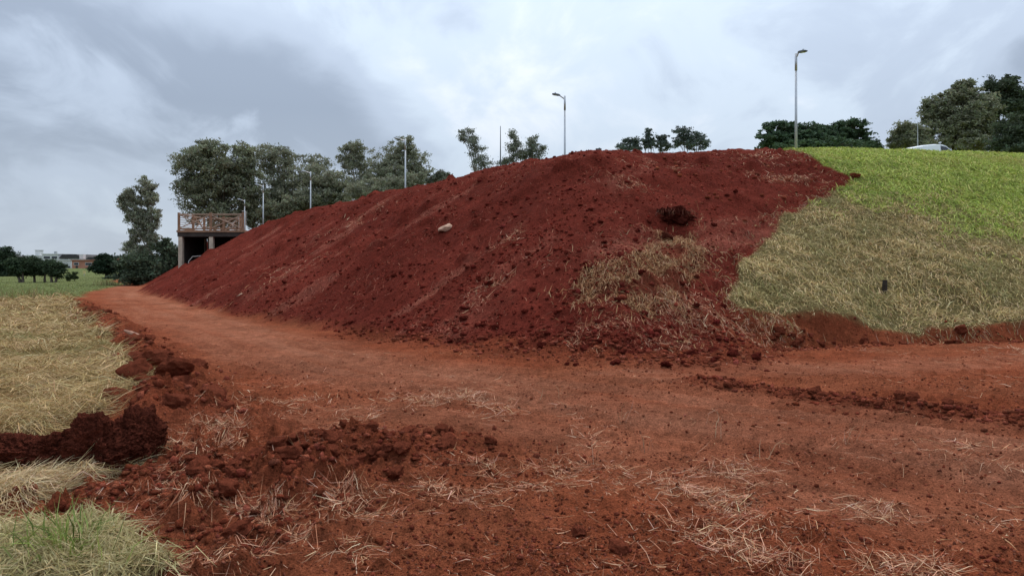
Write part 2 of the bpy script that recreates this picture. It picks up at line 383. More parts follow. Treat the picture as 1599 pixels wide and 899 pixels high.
def mat_leaf(name, trans=0.25, rough=0.6):
    """blades and leaves: colour per blade in 'tint', some light through them"""
    m, t = new_mat(name); n = t.nodes; l = t.links
    out = n.new('ShaderNodeOutputMaterial'); b = n.new('ShaderNodeBsdfPrincipled'); tr = n.new('ShaderNodeBsdfTranslucent'); mx = n.new('ShaderNodeMixShader')
    at = n.new('ShaderNodeAttribute'); at.attribute_name = 'tint'
    l.new(at.outputs['Color'], b.inputs['Base Color']); l.new(at.outputs['Color'], tr.inputs[0])
    b.inputs['Roughness'].default_value = rough; b.inputs['Specular IOR Level'].default_value = 0.06
    mx.inputs[0].default_value = trans; l.new(b.outputs[0], mx.inputs[1]); l.new(tr.outputs[0], mx.inputs[2]); l.new(mx.outputs[0], out.inputs[0])
    return m
M_soil = mat_soil('red_earth')
M_crumb = mat_soil('soil_crumbs', bump=0.6)
M_clod = mat_soil('clod_earth', (0.265, 0.068, 0.035), 0.8)
M_clodb = mat_soil('clod_earth_bank', (0.155, 0.026, 0.0165), 0.8)
M_clodd = mat_soil('clod_earth_moist', (0.140, 0.036, 0.021), 1.3)
M_turf = mat_soil('turf_earth', (0.085, 0.017, 0.011), 1.2)
M_straw = mat_leaf('straw', 0.2, 0.65)
M_grass = mat_leaf('grass_blades', 0.3)
M_leaf = mat_leaf('tree_leaves', 0.22, 0.65)
M_bark = mat_plain('bark', (0.13, 0.105, 0.08), 0.9, var=0.4, scale=3, bump=0.02)
M_barkp = mat_plain('pale_bark', (0.30, 0.27, 0.22), 0.85, var=0.4, scale=2, bump=0.01)
M_galv = mat_plain('galvanised_steel', (0.50, 0.51, 0.52), 0.45, 0.6, 0.12, 3)
M_lamp = mat_plain('lamp_housing', (0.10, 0.105, 0.11), 0.5, 0.3, 0.2, 8)
M_glassl = mat_plain('lamp_lens', (0.55, 0.57, 0.58), 0.2, 0, 0.05, 8)
M_wood = mat_plain('weathered_brown_timber', (0.29, 0.165, 0.10), 0.8, var=0.35, scale=5, bump=0.004)
M_woodl = mat_plain('pale_rail', (0.42, 0.29, 0.21), 0.75, var=0.25, scale=6)
M_conc = mat_plain('concrete', (0.52, 0.43, 0.33), 0.9, var=0.25, scale=2.5, bump=0.004)
M_conc_shade = mat_plain('shade_toned_concrete', (0.055, 0.043, 0.036), 0.9, var=0.3, scale=2.5)  # concrete darkened by colour to stand for the shade under the deck
M_steelw = mat_plain('white_painted_tube', (0.62, 0.58, 0.53), 0.5, var=0.1, scale=5)
M_white = mat_plain('white_vehicle_paint', (0.78, 0.80, 0.82), 0.25, 0, 0.04, 2, spec=0.5)
M_glass = mat_plain('dark_window_glass', (0.02, 0.024, 0.028), 0.08, 0, 0.1, 2, spec=0.6)
M_tyre = mat_plain('tyre_rubber', (0.02, 0.02, 0.02), 0.85, 0, 0.2, 9)
M_red = mat_plain('red_lamp_glass', (0.35, 0.02, 0.02), 0.25, 0, 0.1, 9)
M_rock = mat_plain('pale_clay_stone', (0.50, 0.31, 0.21), 0.9, 0, 0.3, 7, bump=0.02)
M_root = mat_plain('pale_broken_wood', (0.38, 0.20, 0.13), 0.85, 0, 0.35, 12, bump=0.01)
M_stake = mat_plain('charred_stake', (0.035, 0.028, 0.02), 0.9, 0, 0.3, 12, bump=0.01)
M_wallw = mat_plain('white_render', (0.66, 0.66, 0.64), 0.85, 0, 0.08, 0.6)
M_wallo = mat_plain('terracotta_render', (0.44, 0.20, 0.13), 0.85, 0, 0.12, 0.6)
M_wallg = mat_plain('grey_render', (0.34, 0.35, 0.35), 0.85, 0, 0.1, 0.6)
M_roofd = mat_plain('dark_roof', (0.055, 0.05, 0.05), 0.8, 0, 0.3, 1.0)
M_roofo = mat_plain('tile_roof', (0.30, 0.13, 0.08), 0.85, 0, 0.25, 1.5)
M_yel = mat_plain('yellow_paint', (0.60, 0.50, 0.22), 0.6, 0, 0.1, 5)

# ---------------------------------------------------------------- the ground: one continuous sheet to the horizon
def spaced(stops):
    """stops: (position, spacing) -> positions with linearly changing spacing"""
    r = [stops[0][0]]
    for (a, sa), (b, sb) in zip(stops[:-1], stops[1:]):
        while r[-1] < b:
            t = (r[-1]-a)/(b-a); r.append(r[-1]+sa+(sb-sa)*max(0, min(1, t)))
        r[-1] = b
    return np.array(r)
XS = spaced([(-3000, 400), (-300, 40), (-90, 4), (-40, 0.5), (-24, 0.17), (-10, 0.085), (-4.2, 0.036), (4.6, 0.036), (9, 0.075), (20, 0.15), (32, 0.5), (90, 4), (300, 40), (3000, 400)])
YS = spaced([(-300, 60), (-12, 2.5), (0, 0.3), (2.6, 0.06), (3.3, 0.026), (7, 0.040), (11, 0.065), (17, 0.09), (30, 0.16), (50, 0.30), (70, 0.8), (130, 4), (500, 30), (4000, 400)])
gx, gy = np.meshgrid(XS, YS)
GZ, ZW = height(gx, gy)
def bilg(A, x, y):
    i = np.clip(np.searchsorted(XS, x)-1, 0, len(XS)-2); j = np.clip(np.searchsorted(YS, y)-1, 0, len(YS)-2)
    fu = np.clip((x-XS[i])/(XS[i+1]-XS[i]), 0, 1); fv = np.clip((y-YS[j])/(YS[j+1]-YS[j]), 0, 1)
    return (A[j, i]*(1-fu)+A[j, i+1]*fu)*(1-fv)+(A[j+1, i]*(1-fu)+A[j+1, i+1]*fu)*fv
def gz(x, y): return bilg(GZ, np.asarray(x, float), np.asarray(y, float))
def gz1(x, y): return float(gz(np.array([x]), np.array([y]))[0])
def at(u, v):
    """ground point (x, y, z) seen at picture point (u, v)"""
    x, y = ray(u, v, gz); return x, y, gz1(x, y)

def lerp(a, b, w): return a*(1-w[..., None])+np.asarray(b)*w[..., None]
fn1 = fbm(gx, gy, 0.9, 4, 91)*0.5+0.5; fn2 = fbm(gx, gy, 0.25, 3, 92)*0.5+0.5
tl = -0.55*gx+0.83*gy
streak = fbm(tl, ZW['s']*0.16, 0.9, 4, 93)*0.5+0.5
C = np.zeros(gx.shape+(3,)); C[:] = C_LOOSE
C = lerp(C, C_FORE2, sstep(0.35, 0.75, fn1)*0.7)
d1, a1 = linearc(gx, gy, TRACK)
lane = fbm(d1*3.2, a1*0.22, 1.0, 4, 96)*0.5+0.5          # wear drawn out along the wheel lines
C = lerp(C, C_TRACK, np.clip(ZW['track']*(0.15+1.5*lane), 0, 1.1))
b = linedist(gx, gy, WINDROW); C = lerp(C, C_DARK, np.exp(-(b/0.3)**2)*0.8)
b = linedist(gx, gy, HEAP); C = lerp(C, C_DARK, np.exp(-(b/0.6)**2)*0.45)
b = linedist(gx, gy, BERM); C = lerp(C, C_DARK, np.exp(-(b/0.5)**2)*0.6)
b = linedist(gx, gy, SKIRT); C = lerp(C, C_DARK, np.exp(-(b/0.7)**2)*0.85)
mc = np.zeros_like(C); mc[:] = C_MOUND
mc = lerp(mc, C_MOUND2, sstep(0.3, 0.7, fn2)*0.6)
STREAK = sstep(0.60, 0.78, streak)*sstep(0.35, 0.7, fbm(gx, gy, 0.5, 3, 94)*0.5+0.5)
for i_, run in enumerate(RUNS):
    dr_ = linedist(gx, gy, run)+fbm(gx, gy, 1.2, 3, 97)*0.4
    STREAK = np.maximum(STREAK, (1-sstep(0.05, 0.75 if i_ == 0 else 0.5, dr_))*(0.95 if i_ == 0 else 0.7)*sstep(-0.45, 0.3, fbm(gx, gy, 1.6, 3, 98)))
mc = lerp(mc, C_STREAK, STREAK*0.6)
mc = lerp(mc, np.array(C_LOOSE)*0.85, sstep(3.2, 5.0, gx)*sstep(1.8, 0.6, ZW['s']))
C = lerp(C, C_DARK, ZW['dug']*0.35*sstep(0.25, 0.6, fn1))
C = lerp(C, mc, ZW['mound'])
C = lerp(C, (0.17, 0.055, 0.028), ZW['patch']*0.6)
gr = np.zeros_like(C); gr[:] = C_BANK; gr = lerp(gr, (0.145, 0.125, 0.05), sstep(0.4, 0.7, fn1)*0.6); gr = lerp(gr, C_GREEN, ZW['green'])
cutw = ZW['grass']*sstep(0.06, 0.20, ZW['grass_d'])
C = lerp(C, gr, cutw)
C = lerp(C, (0.165, 0.115, 0.05), np.maximum(np.maximum(ZW['field'], ZW['band']*0.8), ZW['tuft']*0.8))
lw = np.zeros_like(C); lw[:] = C_LAWN; lw = lerp(lw, C_LAWN2, sstep(0.3, 0.7, fbm(gx, gy, 0.06, 4, 95)*0.5+0.5))
C = lerp(C, lw, ZW['lawn'])
back = sstep(14, 20, ZW['s'])*(gx < 9)
C = lerp(C, C_LAWN2, np.clip(back, 0, 1))

C *= (1+0.30*fbm(gx, gy, 0.75, 5, 99, 0.6)*(1-ZW['lawn']))[..., None]          # dry and damp patches
ny, nx = gx.shape
gyx = np.gradient(GZ, XS, axis=1); gyy = np.gradient(GZ, YS, axis=0)
NRM = np.dstack([-gyx, -gyy, np.ones_like(GZ)]); NRM /= np.linalg.norm(NRM, axis=2, keepdims=True)
idx = np.arange(ny*nx).reshape(ny, nx)
quads = np.stack([idx[:-1, :-1], idx[:-1, 1:], idx[1:, 1:], idx[1:, :-1]], -1).reshape(-1, 4)
def fq(A): return (0.25*(A[:-1, :-1]+A[:-1, 1:]+A[1:, 1:]+A[1:, :-1])).reshape(-1)
zone = np.zeros(len(quads), int)
zone[fq(ZW['track']) > 0.45] = 1
zone[fq(ZW['mound']) > 0.5] = 2
zone[fq(ZW['grass'])*fq(ZW['mound']) > 0.5] = 3
zone[fq(ZW['field']) > 0.5] = 4
zone[(fq(ZW['lawn']) > 0.5) & (zone != 4)] = 5
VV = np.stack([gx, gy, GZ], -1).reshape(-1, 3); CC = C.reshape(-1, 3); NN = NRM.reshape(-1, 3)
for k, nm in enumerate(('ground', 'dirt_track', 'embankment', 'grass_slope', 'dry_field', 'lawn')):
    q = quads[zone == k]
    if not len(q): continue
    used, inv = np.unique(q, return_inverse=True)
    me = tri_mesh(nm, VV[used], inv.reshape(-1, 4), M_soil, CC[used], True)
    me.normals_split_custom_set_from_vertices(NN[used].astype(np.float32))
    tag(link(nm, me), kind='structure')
print('ground quads', len(quads))

# ---------------------------------------------------------------- blades, straws and crumbs
def blades(name, x, y, length, width, cols, e0, e1, mat=M_straw, az=None, lift=0.0, follow=True, parent=None, kink=0.35):
    """one mesh of bent tapering blades; e0/e1: elevation (rad) of the lower and upper half; lying blades follow the ground"""
    n = len(x); az = rng.uniform(0, 2*math.pi, n) if az is None else az
    z = gz(x, y)-0.004+lift
    L = np.broadcast_to(length, n); W = np.broadcast_to(width, n)
    dx, dy = np.cos(az), np.sin(az); roll = rng.uniform(-0.9, 0.9, n)
    sx, sy, sz = -dy*np.cos(roll), dx*np.cos(roll), np.sin(roll)
    az2 = az+rng.normal(0, 1, n)*kink; dx2, dy2 = np.cos(az2), np.sin(az2)
    V = np.zeros((n, 5, 3))
    def pt(px, py, h): return np.stack([px, py, (gz(px, py)-0.004+lift if follow else z)+h], -1)
    h0 = L*0.0; h1 = L*0.5*np.sin(e0); h2 = h1+L*0.5*np.sin(e1)
    x1 = x+dx*L*0.5*np.cos(e0); y1 = y+dy*L*0.5*np.cos(e0); x2 = x1+dx2*L*0.5*np.cos(e1); y2 = y1+dy2*L*0.5*np.cos(e1)
    S = np.stack([sx, sy, sz], -1)*W[:, None]*0.5
    p0 = pt(x, y, h0); p1 = pt(x1, y1, np.maximum(h1, 0.004)); p2 = pt(x2, y2, np.maximum(h2, 0.002))
    V[:, 0] = p0-S; V[:, 1] = p0+S; V[:, 2] = p1+S*0.9; V[:, 3] = p1-S*0.9; V[:, 4] = p2
    b = (np.arange(n)*5)[:, None]
    Fc = np.concatenate([b+np.array([0, 1, 2]), b+np.array([0, 2, 3]), b+np.array([3, 2, 4])])
    me = tri_mesh(name, V.reshape(-1, 3), Fc, mat, np.repeat(cols, 5, axis=0))
    return link(name, me, parent)
def tints(n, *cols, var=0.22):
    c = np.array(cols)[rng.integers(0, len(cols), n)]
    return np.clip(c*(1+rng.normal(0, var, (n, 1)))*(1+rng.normal(0, 0.05, (n, 3))), 0.004, 0.9)
ST = [(0.46, 0.32, 0.15), (0.38, 0.25, 0.11), (0.54, 0.40, 0.21), (0.31, 0.22, 0.09)]
STR = [(0.40, 0.24, 0.15), (0.33, 0.18, 0.10), (0.47, 0.31, 0.20)]
def fan(n, y0, y1, x0, x1, pw=2.0):
    """plan points, thinner with distance"""
    t = rng.random(n)
    if pw == 2.0: y = 1/((1-t)/y0+t/y1)
    elif pw == 1.0: y = y0*(y1/y0)**t
    else: y = (y0**(1-pw)*(1-t)+y1**(1-pw)*t)**(1/(1-pw))
    return rng.uniform(x0, x1, n)*y, y
def zsel(x, y, key, lo=0.5): return bilg(ZW[key], x, y) > lo
U = rng.uniform

# straw field at the left
x, y = fan(270000, 4.5, 42, -0.80, -0.30, 2.0); k = zsel(x, y, 'field'); x, y = x[k], y[k]; n = len(x)
print('field blades', n)
cl = fbm(x, y, 1.4, 3, 120); up = np.clip(cl+0.25, 0, 1)
cols = tints(n, *ST); cols = lerp(cols, (0.17, 0.19, 0.06), (sstep(0.25, 0.6, fbm(x, y, 0.6, 3, 121))*U(0, 1, n)*0.9))
k = U(0, 1, n) < 0.45+0.55*sstep(-0.3, 0.25, fbm(x, y, 2.2, 3, 122)); x, y, cols, up = x[k], y[k], cols[k], up[k]; n = len(x)
tag(blades('dry_grass', x, y, (0.10+0.36*U(0, 1, n)**1.5)*(1+y/30), U(0.004, 0.0095, n)*np.maximum(1, y/7), cols, U(-0.1, 0.7, n)*(0.4+up), U(-0.5, 0.35, n)),
    'pale cut grass lying matted over the field left of the track', 'dry grass', kind='stuff')
# band under the dark lumps and the tuft at the lower left corner
x, y = fan(90000, 4.3, 7.0, -0.9, -0.35, 1.0); k = zsel(x, y, 'band', 0.35) & (U(0, 1, len(x)) < 0.25+0.75*sstep(-0.3, 0.2, fbm(x, y, 3.0, 3, 124))); x, y = x[k], y[k]; n = len(x); print('band', n)
tag(blades('straw_band', x, y, U(0.1, 0.32, n), U(0.003, 0.007, n), tints(n, (0.58, 0.43, 0.24), (0.48, 0.34, 0.17), (0.66, 0.52, 0.32)), U(-0.1, 0.8, n), U(-0.4, 0.5, n), az=rng.normal(0.3, 0.9, n)),
    'pale straw strip lying in front of the dark soil lumps', 'straw', kind='stuff')
x, y = fan(70000, 3.3, 5.2, -0.85, -0.3, 1.0); k = zsel(x, y, 'tuft', 0.35); x, y = x[k], y[k]; n = len(x); print('tuft', n)
k = U(0, 1, n) < bilg(ZW['tuft'], x, y)**2; x, y = x[k], y[k]; n = len(x)
cols = lerp(tints(n, (0.54, 0.42, 0.22), (0.44, 0.33, 0.16), (0.60, 0.49, 0.28)), (0.30, 0.28, 0.11), U(0, 0.8, n))
k = U(0, 1, n) < 0.35+0.65*sstep(-0.3, 0.3, fbm(x, y, 5.0, 3, 123)); x, y, cols = x[k], y[k], cols[k]; n = len(x)
tag(blades('cut_grass', x, y, U(0.08, 0.26, n), U(0.004, 0.008, n), cols, U(0.0, 1.0, n), U(-0.3, 0.6, n)),
    'cut straw coloured grass in the lower left corner', 'dry grass', kind='stuff')
tx, ty, _ = at(105, 868); n = 260
r = np.abs(rng.normal(0, 0.17, n)); a = U(0, 2*math.pi, n); xx = tx+r*np.cos(a)*1.3; yy = ty+r*np.sin(a)
me_t = blades('grass_tuft', xx, yy, U(0.08, 0.34, n), U(0.005, 0.010, n), tints(n, (0.20, 0.25, 0.06), (0.27, 0.31, 0.09), (0.14, 0.19, 0.045)), U(0.6, 1.5, n), U(-0.1, 1.2, n), M_grass, az=a+rng.normal(0, 0.9, n))
tag(me_t, 'fresh green grass tuft in the lower left corner', 'grass tuft', kind='stuff')

# grassed slope at the right
x = U(3.5, 30, 620000); y = U(13, 38, 620000); gd = bilg(ZW['grass_d'], x, y); k = (gd > 0.12) & (np.abs(x) < 0.80*y) & (bilg(ZW['s'], x, y) < 15); x, y = x[k], y[k]
gw = bilg(ZW['green'], x, y); k = U(0, 1, len(x)) > 0.66*gw; x, y, gw = x[k], y[k], gw[k]
g = gw > U(0, 1, len(x))
xs, ys = x[~g], y[~g]; n = len(xs); print('bank straw', n)
cols = tints(n, (0.56, 0.41, 0.19), (0.45, 0.33, 0.14), (0.64, 0.49, 0.26), (0.34, 0.275, 0.105)); cols = lerp(cols, (0.20, 0.205, 0.07), sstep(-0.1, 0.5, fbm(xs, ys, 0.8, 4, 130))*U(0, 1, n))
clump = fbm(xs, ys, 2.2, 2, 131)
k = U(0, 1, n) < 0.30+0.70*sstep(-0.30, 0.30, fbm(xs, ys, 2.6, 4, 134, 0.65)); xs, ys, cols, clump = xs[k], ys[k], cols[k], clump[k]; n = len(xs)
edge = sstep(0.1, 0.5, bilg(ZW['grass_d'], xs, ys))
tag(blades('dry_slope_grass', xs, ys, U(0.11, 0.29, n)*(0.45+0.55*edge), U(0.009, 0.017, n), cols, U(0.0, 0.95, n)*(0.75+0.6*clump), U(-0.7, 0.4, n)),
    'yellowed grass covering the lower part of the right hand slope', 'dry grass', kind='stuff')
xs, ys = x[g], y[g]; n = len(xs); print('bank green', n)
cols = tints(n, (0.36, 0.44, 0.085), (0.44, 0.50, 0.12), (0.27, 0.35, 0.06), (0.50, 0.48, 0.16), var=0.25); cols = lerp(cols, (0.42, 0.36, 0.12), sstep(0.1, 0.6, fbm(xs, ys, 0.5, 4, 132))*U(0, 0.9, n)); cols = lerp(cols, (0.13, 0.20, 0.03), sstep(0.1, 0.5, fbm(xs, ys, 1.4, 3, 135))*U(0, 0.8, n))
tag(blades('green_slope_grass', xs, ys, U(0.10, 0.26, n), U(0.018, 0.034, n), cols, U(0.2, 1.0, n), U(-0.4, 0.6, n), M_grass),
    'bright green grass on the top of the right hand slope', 'grass', kind='stuff')
# overhanging fringe along the cut edge
x = U(3.0, 14, 140000); y = U(12.5, 30, 140000); gd = bilg(ZW['grass_d'], x, y); k = (gd > -0.9) & (gd < 0.15); x, y, gd = x[k], y[k], gd[k]; k = U(0, 1, len(x)) < 0.55*np.exp(np.minimum(gd, 0)/0.22)*sstep(-0.25, 0.5, fbm(x, y, 1.2, 3, 133)); x, y = x[k], y[k]; n = len(x); print('fringe', n)
tag(blades('hanging_roots', x, y, U(0.12, 0.32, n), U(0.008, 0.014, n), tints(n, *STR, *ST), U(-0.2, 0.7, n), U(-1.0, 0.3, n), az=rng.normal(-1.6, 1.2, n)),
    'dry grass and roots hanging over the cut soil edge below the slope', 'dry grass', kind='stuff')
# dry patch left on the loose bank, thin straw round it
x = U(0.5, 6.5, 120000); y = U(11.5, 23, 120000); pd = bilg(ZW['patch_d'], x, y); gd = bilg(ZW['grass_d'], x, y)
dens = np.where(pd > 0, 0.42, 0.10*np.exp(pd/0.3)) ; dens = dens*sstep(-0.15, 0.30, fbm(x, y, 1.8, 3, 140)+0.22)
k = (U(0, 1, len(x)) < dens) & (gd < 0); x, y = x[k], y[k]; n = len(x); print('patch', n)
tag(blades('dry_grass_patch', x, y, U(0.10, 0.28, n), U(0.009, 0.016, n), tints(n, (0.42, 0.23, 0.11), (0.33, 0.17, 0.08), (0.50, 0.32, 0.17), (0.24, 0.12, 0.055)), U(0.1, 1.0, n), U(-0.6, 0.5, n)),
    'ragged patch of dry grass left standing on the red bank', 'dry grass', kind='stuff')

# loose straw on the soil: scattered, and in heaps where the digger dropped it
X = []; Y = []; LEN = []
heaps = [(370, 688, 75, 16, 900), (430, 628, 60, 16, 700), (705, 622, 55, 12, 650), (800, 640, 80, 10, 520), (572, 655, 40, 12, 420), (805, 738, 75, 16, 700), (690, 765, 90, 14, 650),
         (545, 778, 24, 22, 420), (1110, 785, 105, 42, 1300), (1175, 745, 40, 14, 300), (932, 712, 32, 26, 300), (1545, 712, 60, 22, 650), (640, 795, 60, 12, 400), (440, 690, 50, 10, 250), (300, 720, 50, 12, 200),
         (390, 850, 60, 20, 350), (1180, 860, 60, 20, 300), (290, 760, 60, 20, 260), (1420, 880, 60, 15, 260), (1360, 800, 40, 12, 160), (1560, 800, 40, 20, 200), (520, 870, 40, 20, 160),
         (230, 760, 60, 14, 400), (330, 800, 60, 16, 350), (420, 800, 40, 14, 300), (300, 870, 50, 20, 350), (470, 850, 50, 20, 300), (250, 680, 30, 14, 200), (340, 660, 40, 12, 260), (1080, 490, 60, 20, 500), (1150, 500, 60, 16, 600), (960, 505, 50, 22, 320), (910, 540, 25, 12, 160), (1050, 530, 60, 14, 300), (1420, 535, 35, 8, 200), (760, 455, 22, 12, 160), (1570, 545, 40, 8, 200), (1340, 545, 25, 6, 90), (1010, 255, 40, 6, 160), (1240, 275, 50, 10, 260), (985, 280, 30, 10, 160), (1180, 245, 60, 5, 300), (440, 430, 60, 22, 260), (560, 340, 40, 14, 160), (850, 390, 20, 14, 90), (800, 370, 16, 12, 60)]
for hu, hv, ru, rv, n in heaps:
    n = int(n*2.0)
    p = ray(hu, hv, gz)
    if p is None: continue
    pu = ray(hu+ru, hv, gz) or p; pv = ray(hu, hv+rv, gz) or p
    wx = abs(pu[0]-p[0])+0.05; wy = min(abs(p[1]-pv[1])+0.05, 1.6)
    hx = rng.normal(p[0], wx*0.6, 2*n); hy = rng.normal(p[1], wy*0.65, 2*n); k = U(0, 1, 2*n) < sstep(-0.05, 0.35, fbm(hx, hy, 2.6, 3, 152)+0.12); hx, hy = hx[k], hy[k]
    X.append(hx); Y.append(hy); LEN.append((0.04+0.30*U(0, 1, len(hx))**2)*(0.75+0.012*p[1]))
x, y = fan(24000, 3.3, 14, -0.55, 0.78, 1.6); k = (~zsel(x, y, 'field')) & (U(0, 1, len(x)) < sstep(-0.2, 0.6, fbm(x, y, 1.1, 4, 150)))
X.append(x[k]); Y.append(y[k]); LEN.append(0.02+0.20*U(0, 1, k.sum())**2.5)
x = np.concatenate(X); y = np.concatenate(Y); LN = np.concatenate(LEN); n = len(x); print('litter', n)
tag(blades('loose_straw', x, y, LN, U(0.0020, 0.0050, n)*np.maximum(1, y/7), tints(n, (0.62, 0.34, 0.20), (0.47, 0.22, 0.12), (0.72, 0.45, 0.29), (0.36, 0.13, 0.065), (0.30, 0.095, 0.05), var=0.28), np.abs(rng.normal(0, 0.17, n)), rng.normal(0.0, 0.22, n), lift=0.002, kink=0.2),
    'loose straw scattered in heaps over the red soil', 'straw', kind='stuff')
# straw and rootlets strewn over the loose bank, in runs that follow its fall
x, y = fan(150000, 12, 46, -0.5, 0.40, 1.2); k = (bilg(ZW['s'], x, y) > 0.2) & (bilg(ZW['grass'], x, y) < 0.3) & (bilg(ZW['s'], x, y) < 14); x, y = x[k], y[k]
w = bilg(STREAK, x, y)*0.8+0.04+0.22*sstep(0.2, 0.6, fbm(x, y, 0.9, 3, 151)); k = U(0, 1, len(x)) < w; x, y = x[k], y[k]; n = len(x); print('bank litter', n)
tag(blades('bank_straw', x, y, 0.05+0.22*U(0, 1, n)**1.6, U(0.006, 0.012, n)*np.maximum(1, y/22), tints(n, (0.36, 0.12, 0.07), (0.46, 0.20, 0.12), (0.28, 0.08, 0.045), var=0.25), np.abs(rng.normal(0, 0.25, n)), rng.normal(-0.1, 0.3, n)),
    'thin straw and rootlets strewn down the red bank', 'straw', kind='stuff')
# a few dead stalks still standing
x = []; y = []
for u_, v_ in ((870, 620), (840, 625), (1005, 700), (975, 660), (1120, 690), (1190, 715), (470, 700), (250, 700), (1110, 660), (925, 730), (1320, 690)):
    p = ray(u_, v_, gz); q = 5; x += list(rng.normal(p[0], 0.05, q)); y += list(rng.normal(p[1], 0.05, q))
x = np.array(x); y = np.array(y); n = len(x)
tag(blades('dead_stalks', x, y, U(0.12, 0.36, n), U(0.004, 0.007, n), tints(n, *STR), U(0.8, 1.5, n), U(0.3, 1.5, n)), 'thin dead stalks standing up from the trampled track', 'stalks', kind='stuff')

# crumbs of soil
ph = (1+5**0.5)/2
ICO = np.array([(-1, ph, 0), (1, ph, 0), (-1, -ph, 0), (1, -ph, 0), (0, -1, ph), (0, 1, ph), (0, -1, -ph), (0, 1, -ph), (ph, 0, -1), (ph, 0, 1), (-ph, 0, -1), (-ph, 0, 1)])/1.902
ICF = np.array([(0, 11, 5), (0, 5, 1), (0, 1, 7), (0, 7, 10), (0, 10, 11), (1, 5, 9), (5, 11, 4), (11, 10, 2), (10, 7, 6), (7, 1, 8), (3, 9, 4), (3, 4, 2), (3, 2, 6), (3, 6, 8), (3, 8, 9), (4, 9, 5), (2, 4, 11), (6, 2, 10), (8, 6, 7), (9, 8, 1)])
def crumbs(name, x, y, r, cols):
    n = len(x); V = np.repeat(ICO[None], n, 0)*(1+rng.normal(0, 0.22, (n, 12, 1)))*U(0.65, 1.2, (n, 1, 3))*r[:, None, None]
    a = U(0, 6.28, n); c, s = np.cos(a)[:, None], np.sin(a)[:, None]
    vx = V[..., 0]*c-V[..., 1]*s; vy = V[..., 0]*s+V[..., 1]*c
    V = np.stack([vx+x[:, None], vy+y[:, None], V[..., 2]*0.8+(gz(x, y)+r*0.25)[:, None]], -1)
    Fc = (np.arange(n)*12)[:, None, None]+ICF[None]
    return link(name, tri_mesh(name, V.reshape(-1, 3), Fc.reshape(-1, 3), M_crumb, np.repeat(cols, 12, 0)))
X = []; Y = []; R = []
x, y = fan(4200, 3.3, 13, -0.6, 0.78, 1.6); k = (bilg(ZW['field'], x, y) < 0.4) & (U(0, 1, len(x)) > 0.75*bilg(ZW['track'], x, y)); X.append(x[k]); Y.append(y[k]); R.append(0.005+0.011*U(0, 1, k.sum())**3*1.6)
for line, n, w, r0, r1 in ((HEAP, 1300, 0.42, 0.010, 0.04), (P((1180, 540), (1300, 536), (1450, 532), (1620, 530)), 900, 0.30, 0.012, 0.05), (P((60, 790), (200, 760), (300, 790), (420, 830)), 1200, 0.35, 0.010, 0.04), (WINDROW, 1200, 0.22, 0.010, 0.045), (SKIRT, 1500, 0.40, 0.014, 0.06), (BERM, 1200, 0.35, 0.014, 0.06), (P((-20, 748), (60, 748), (140, 742), (250, 715)), 700, 0.14, 0.010, 0.045)):
    t = U(0, len(line)-1.001, n); i = t.astype(int); A = np.array(line); p = A[i]+(A[i+1]-A[i])*(t-i)[:, None]
    X.append(p[:, 0]+rng.normal(0, w, n)); Y.append(p[:, 1]+rng.normal(0, w, n)); R.append(r0+(r1-r0)*U(0, 1, n)**3)
x, y = fan(4500, 12, 40, -0.5, 0.42, 1.2); k = (bilg(ZW['s'], x, y) > 0) & (bilg(ZW['grass'], x, y) < 0.3) & (bilg(ZW['s'], x, y) < 13); X.append(x[k]); Y.append(y[k]); R.append(0.02+0.07*U(0, 1, k.sum())**4)
x = np.concatenate(X); y = np.concatenate(Y); R = np.concatenate(R); n = len(x); print('crumbs', n)
k = R > 0.012; x, y, R = x[k], y[k], R[k]; n = len(x); print('crumbs kept', n)
cc = tints(n, (0.25, 0.063, 0.033), (0.20, 0.047, 0.024), (0.30, 0.085, 0.047), var=0.15); cm = tints(n, (0.16, 0.026, 0.017), (0.13, 0.020, 0.013), (0.20, 0.038, 0.024), var=0.15)
cc = lerp(cc, cm, sstep(0.0, 0.5, bilg(ZW['s'], x, y))*(x < 4.5))
tag(crumbs('soil_crumbs', x, y, R, cc), 'loose crumbs of red soil strewn over track and bank', 'soil crumbs', kind='stuff')

OCT = np.array([(1, 0, 0), (-1, 0, 0), (0, 1, 0), (0, -1, 0), (0, 0, 1), (0, 0, -1)], float)
OCF = np.array([(0, 2, 4), (2, 1, 4), (1, 3, 4), (3, 0, 4), (2, 0, 5), (1, 2, 5), (3, 1, 5), (0, 3, 5)])
def grains(name, x, y, r, cols):
    n = len(x); V = np.repeat(OCT[None], n, 0)*(1+rng.normal(0, 0.25, (n, 6, 1)))*U(0.6, 1.3, (n, 1, 3))*r[:, None, None]+rng.normal(0, 0.2, (n, 6, 3))*r[:, None, None]
    V += np.stack([x, y, gz(x, y)+r*0.2], -1)[:, None]
    Fc = (np.arange(n)*6)[:, None, None]+OCF[None]
    return link(name, tri_mesh(name, V.reshape(-1, 3), Fc.reshape(-1, 3), M_crumb, np.repeat(cols, 6, 0)))
X = []; Y = []; R = []; K = []
x, y = fan(44000, 3.2, 13, -0.6, 0.78, 1.8); k = (bilg(ZW['field'], x, y) < 0.4) & (U(0, 1, len(x)) > 0.85*bilg(ZW['track'], x, y)) & (U(0, 1, len(x)) < 0.25+sstep(-0.4, 0.4, fbm(x, y, 1.3, 3, 160))); X.append(x[k]); Y.append(y[k]); R.append((0.003+0.010*U(0, 1, k.sum())**2.5)*(0.7+y[k]*0.07)); K.append(tints(k.sum(), (0.25, 0.068, 0.036), (0.32, 0.108, 0.062), (0.19, 0.044, 0.023), var=0.2))
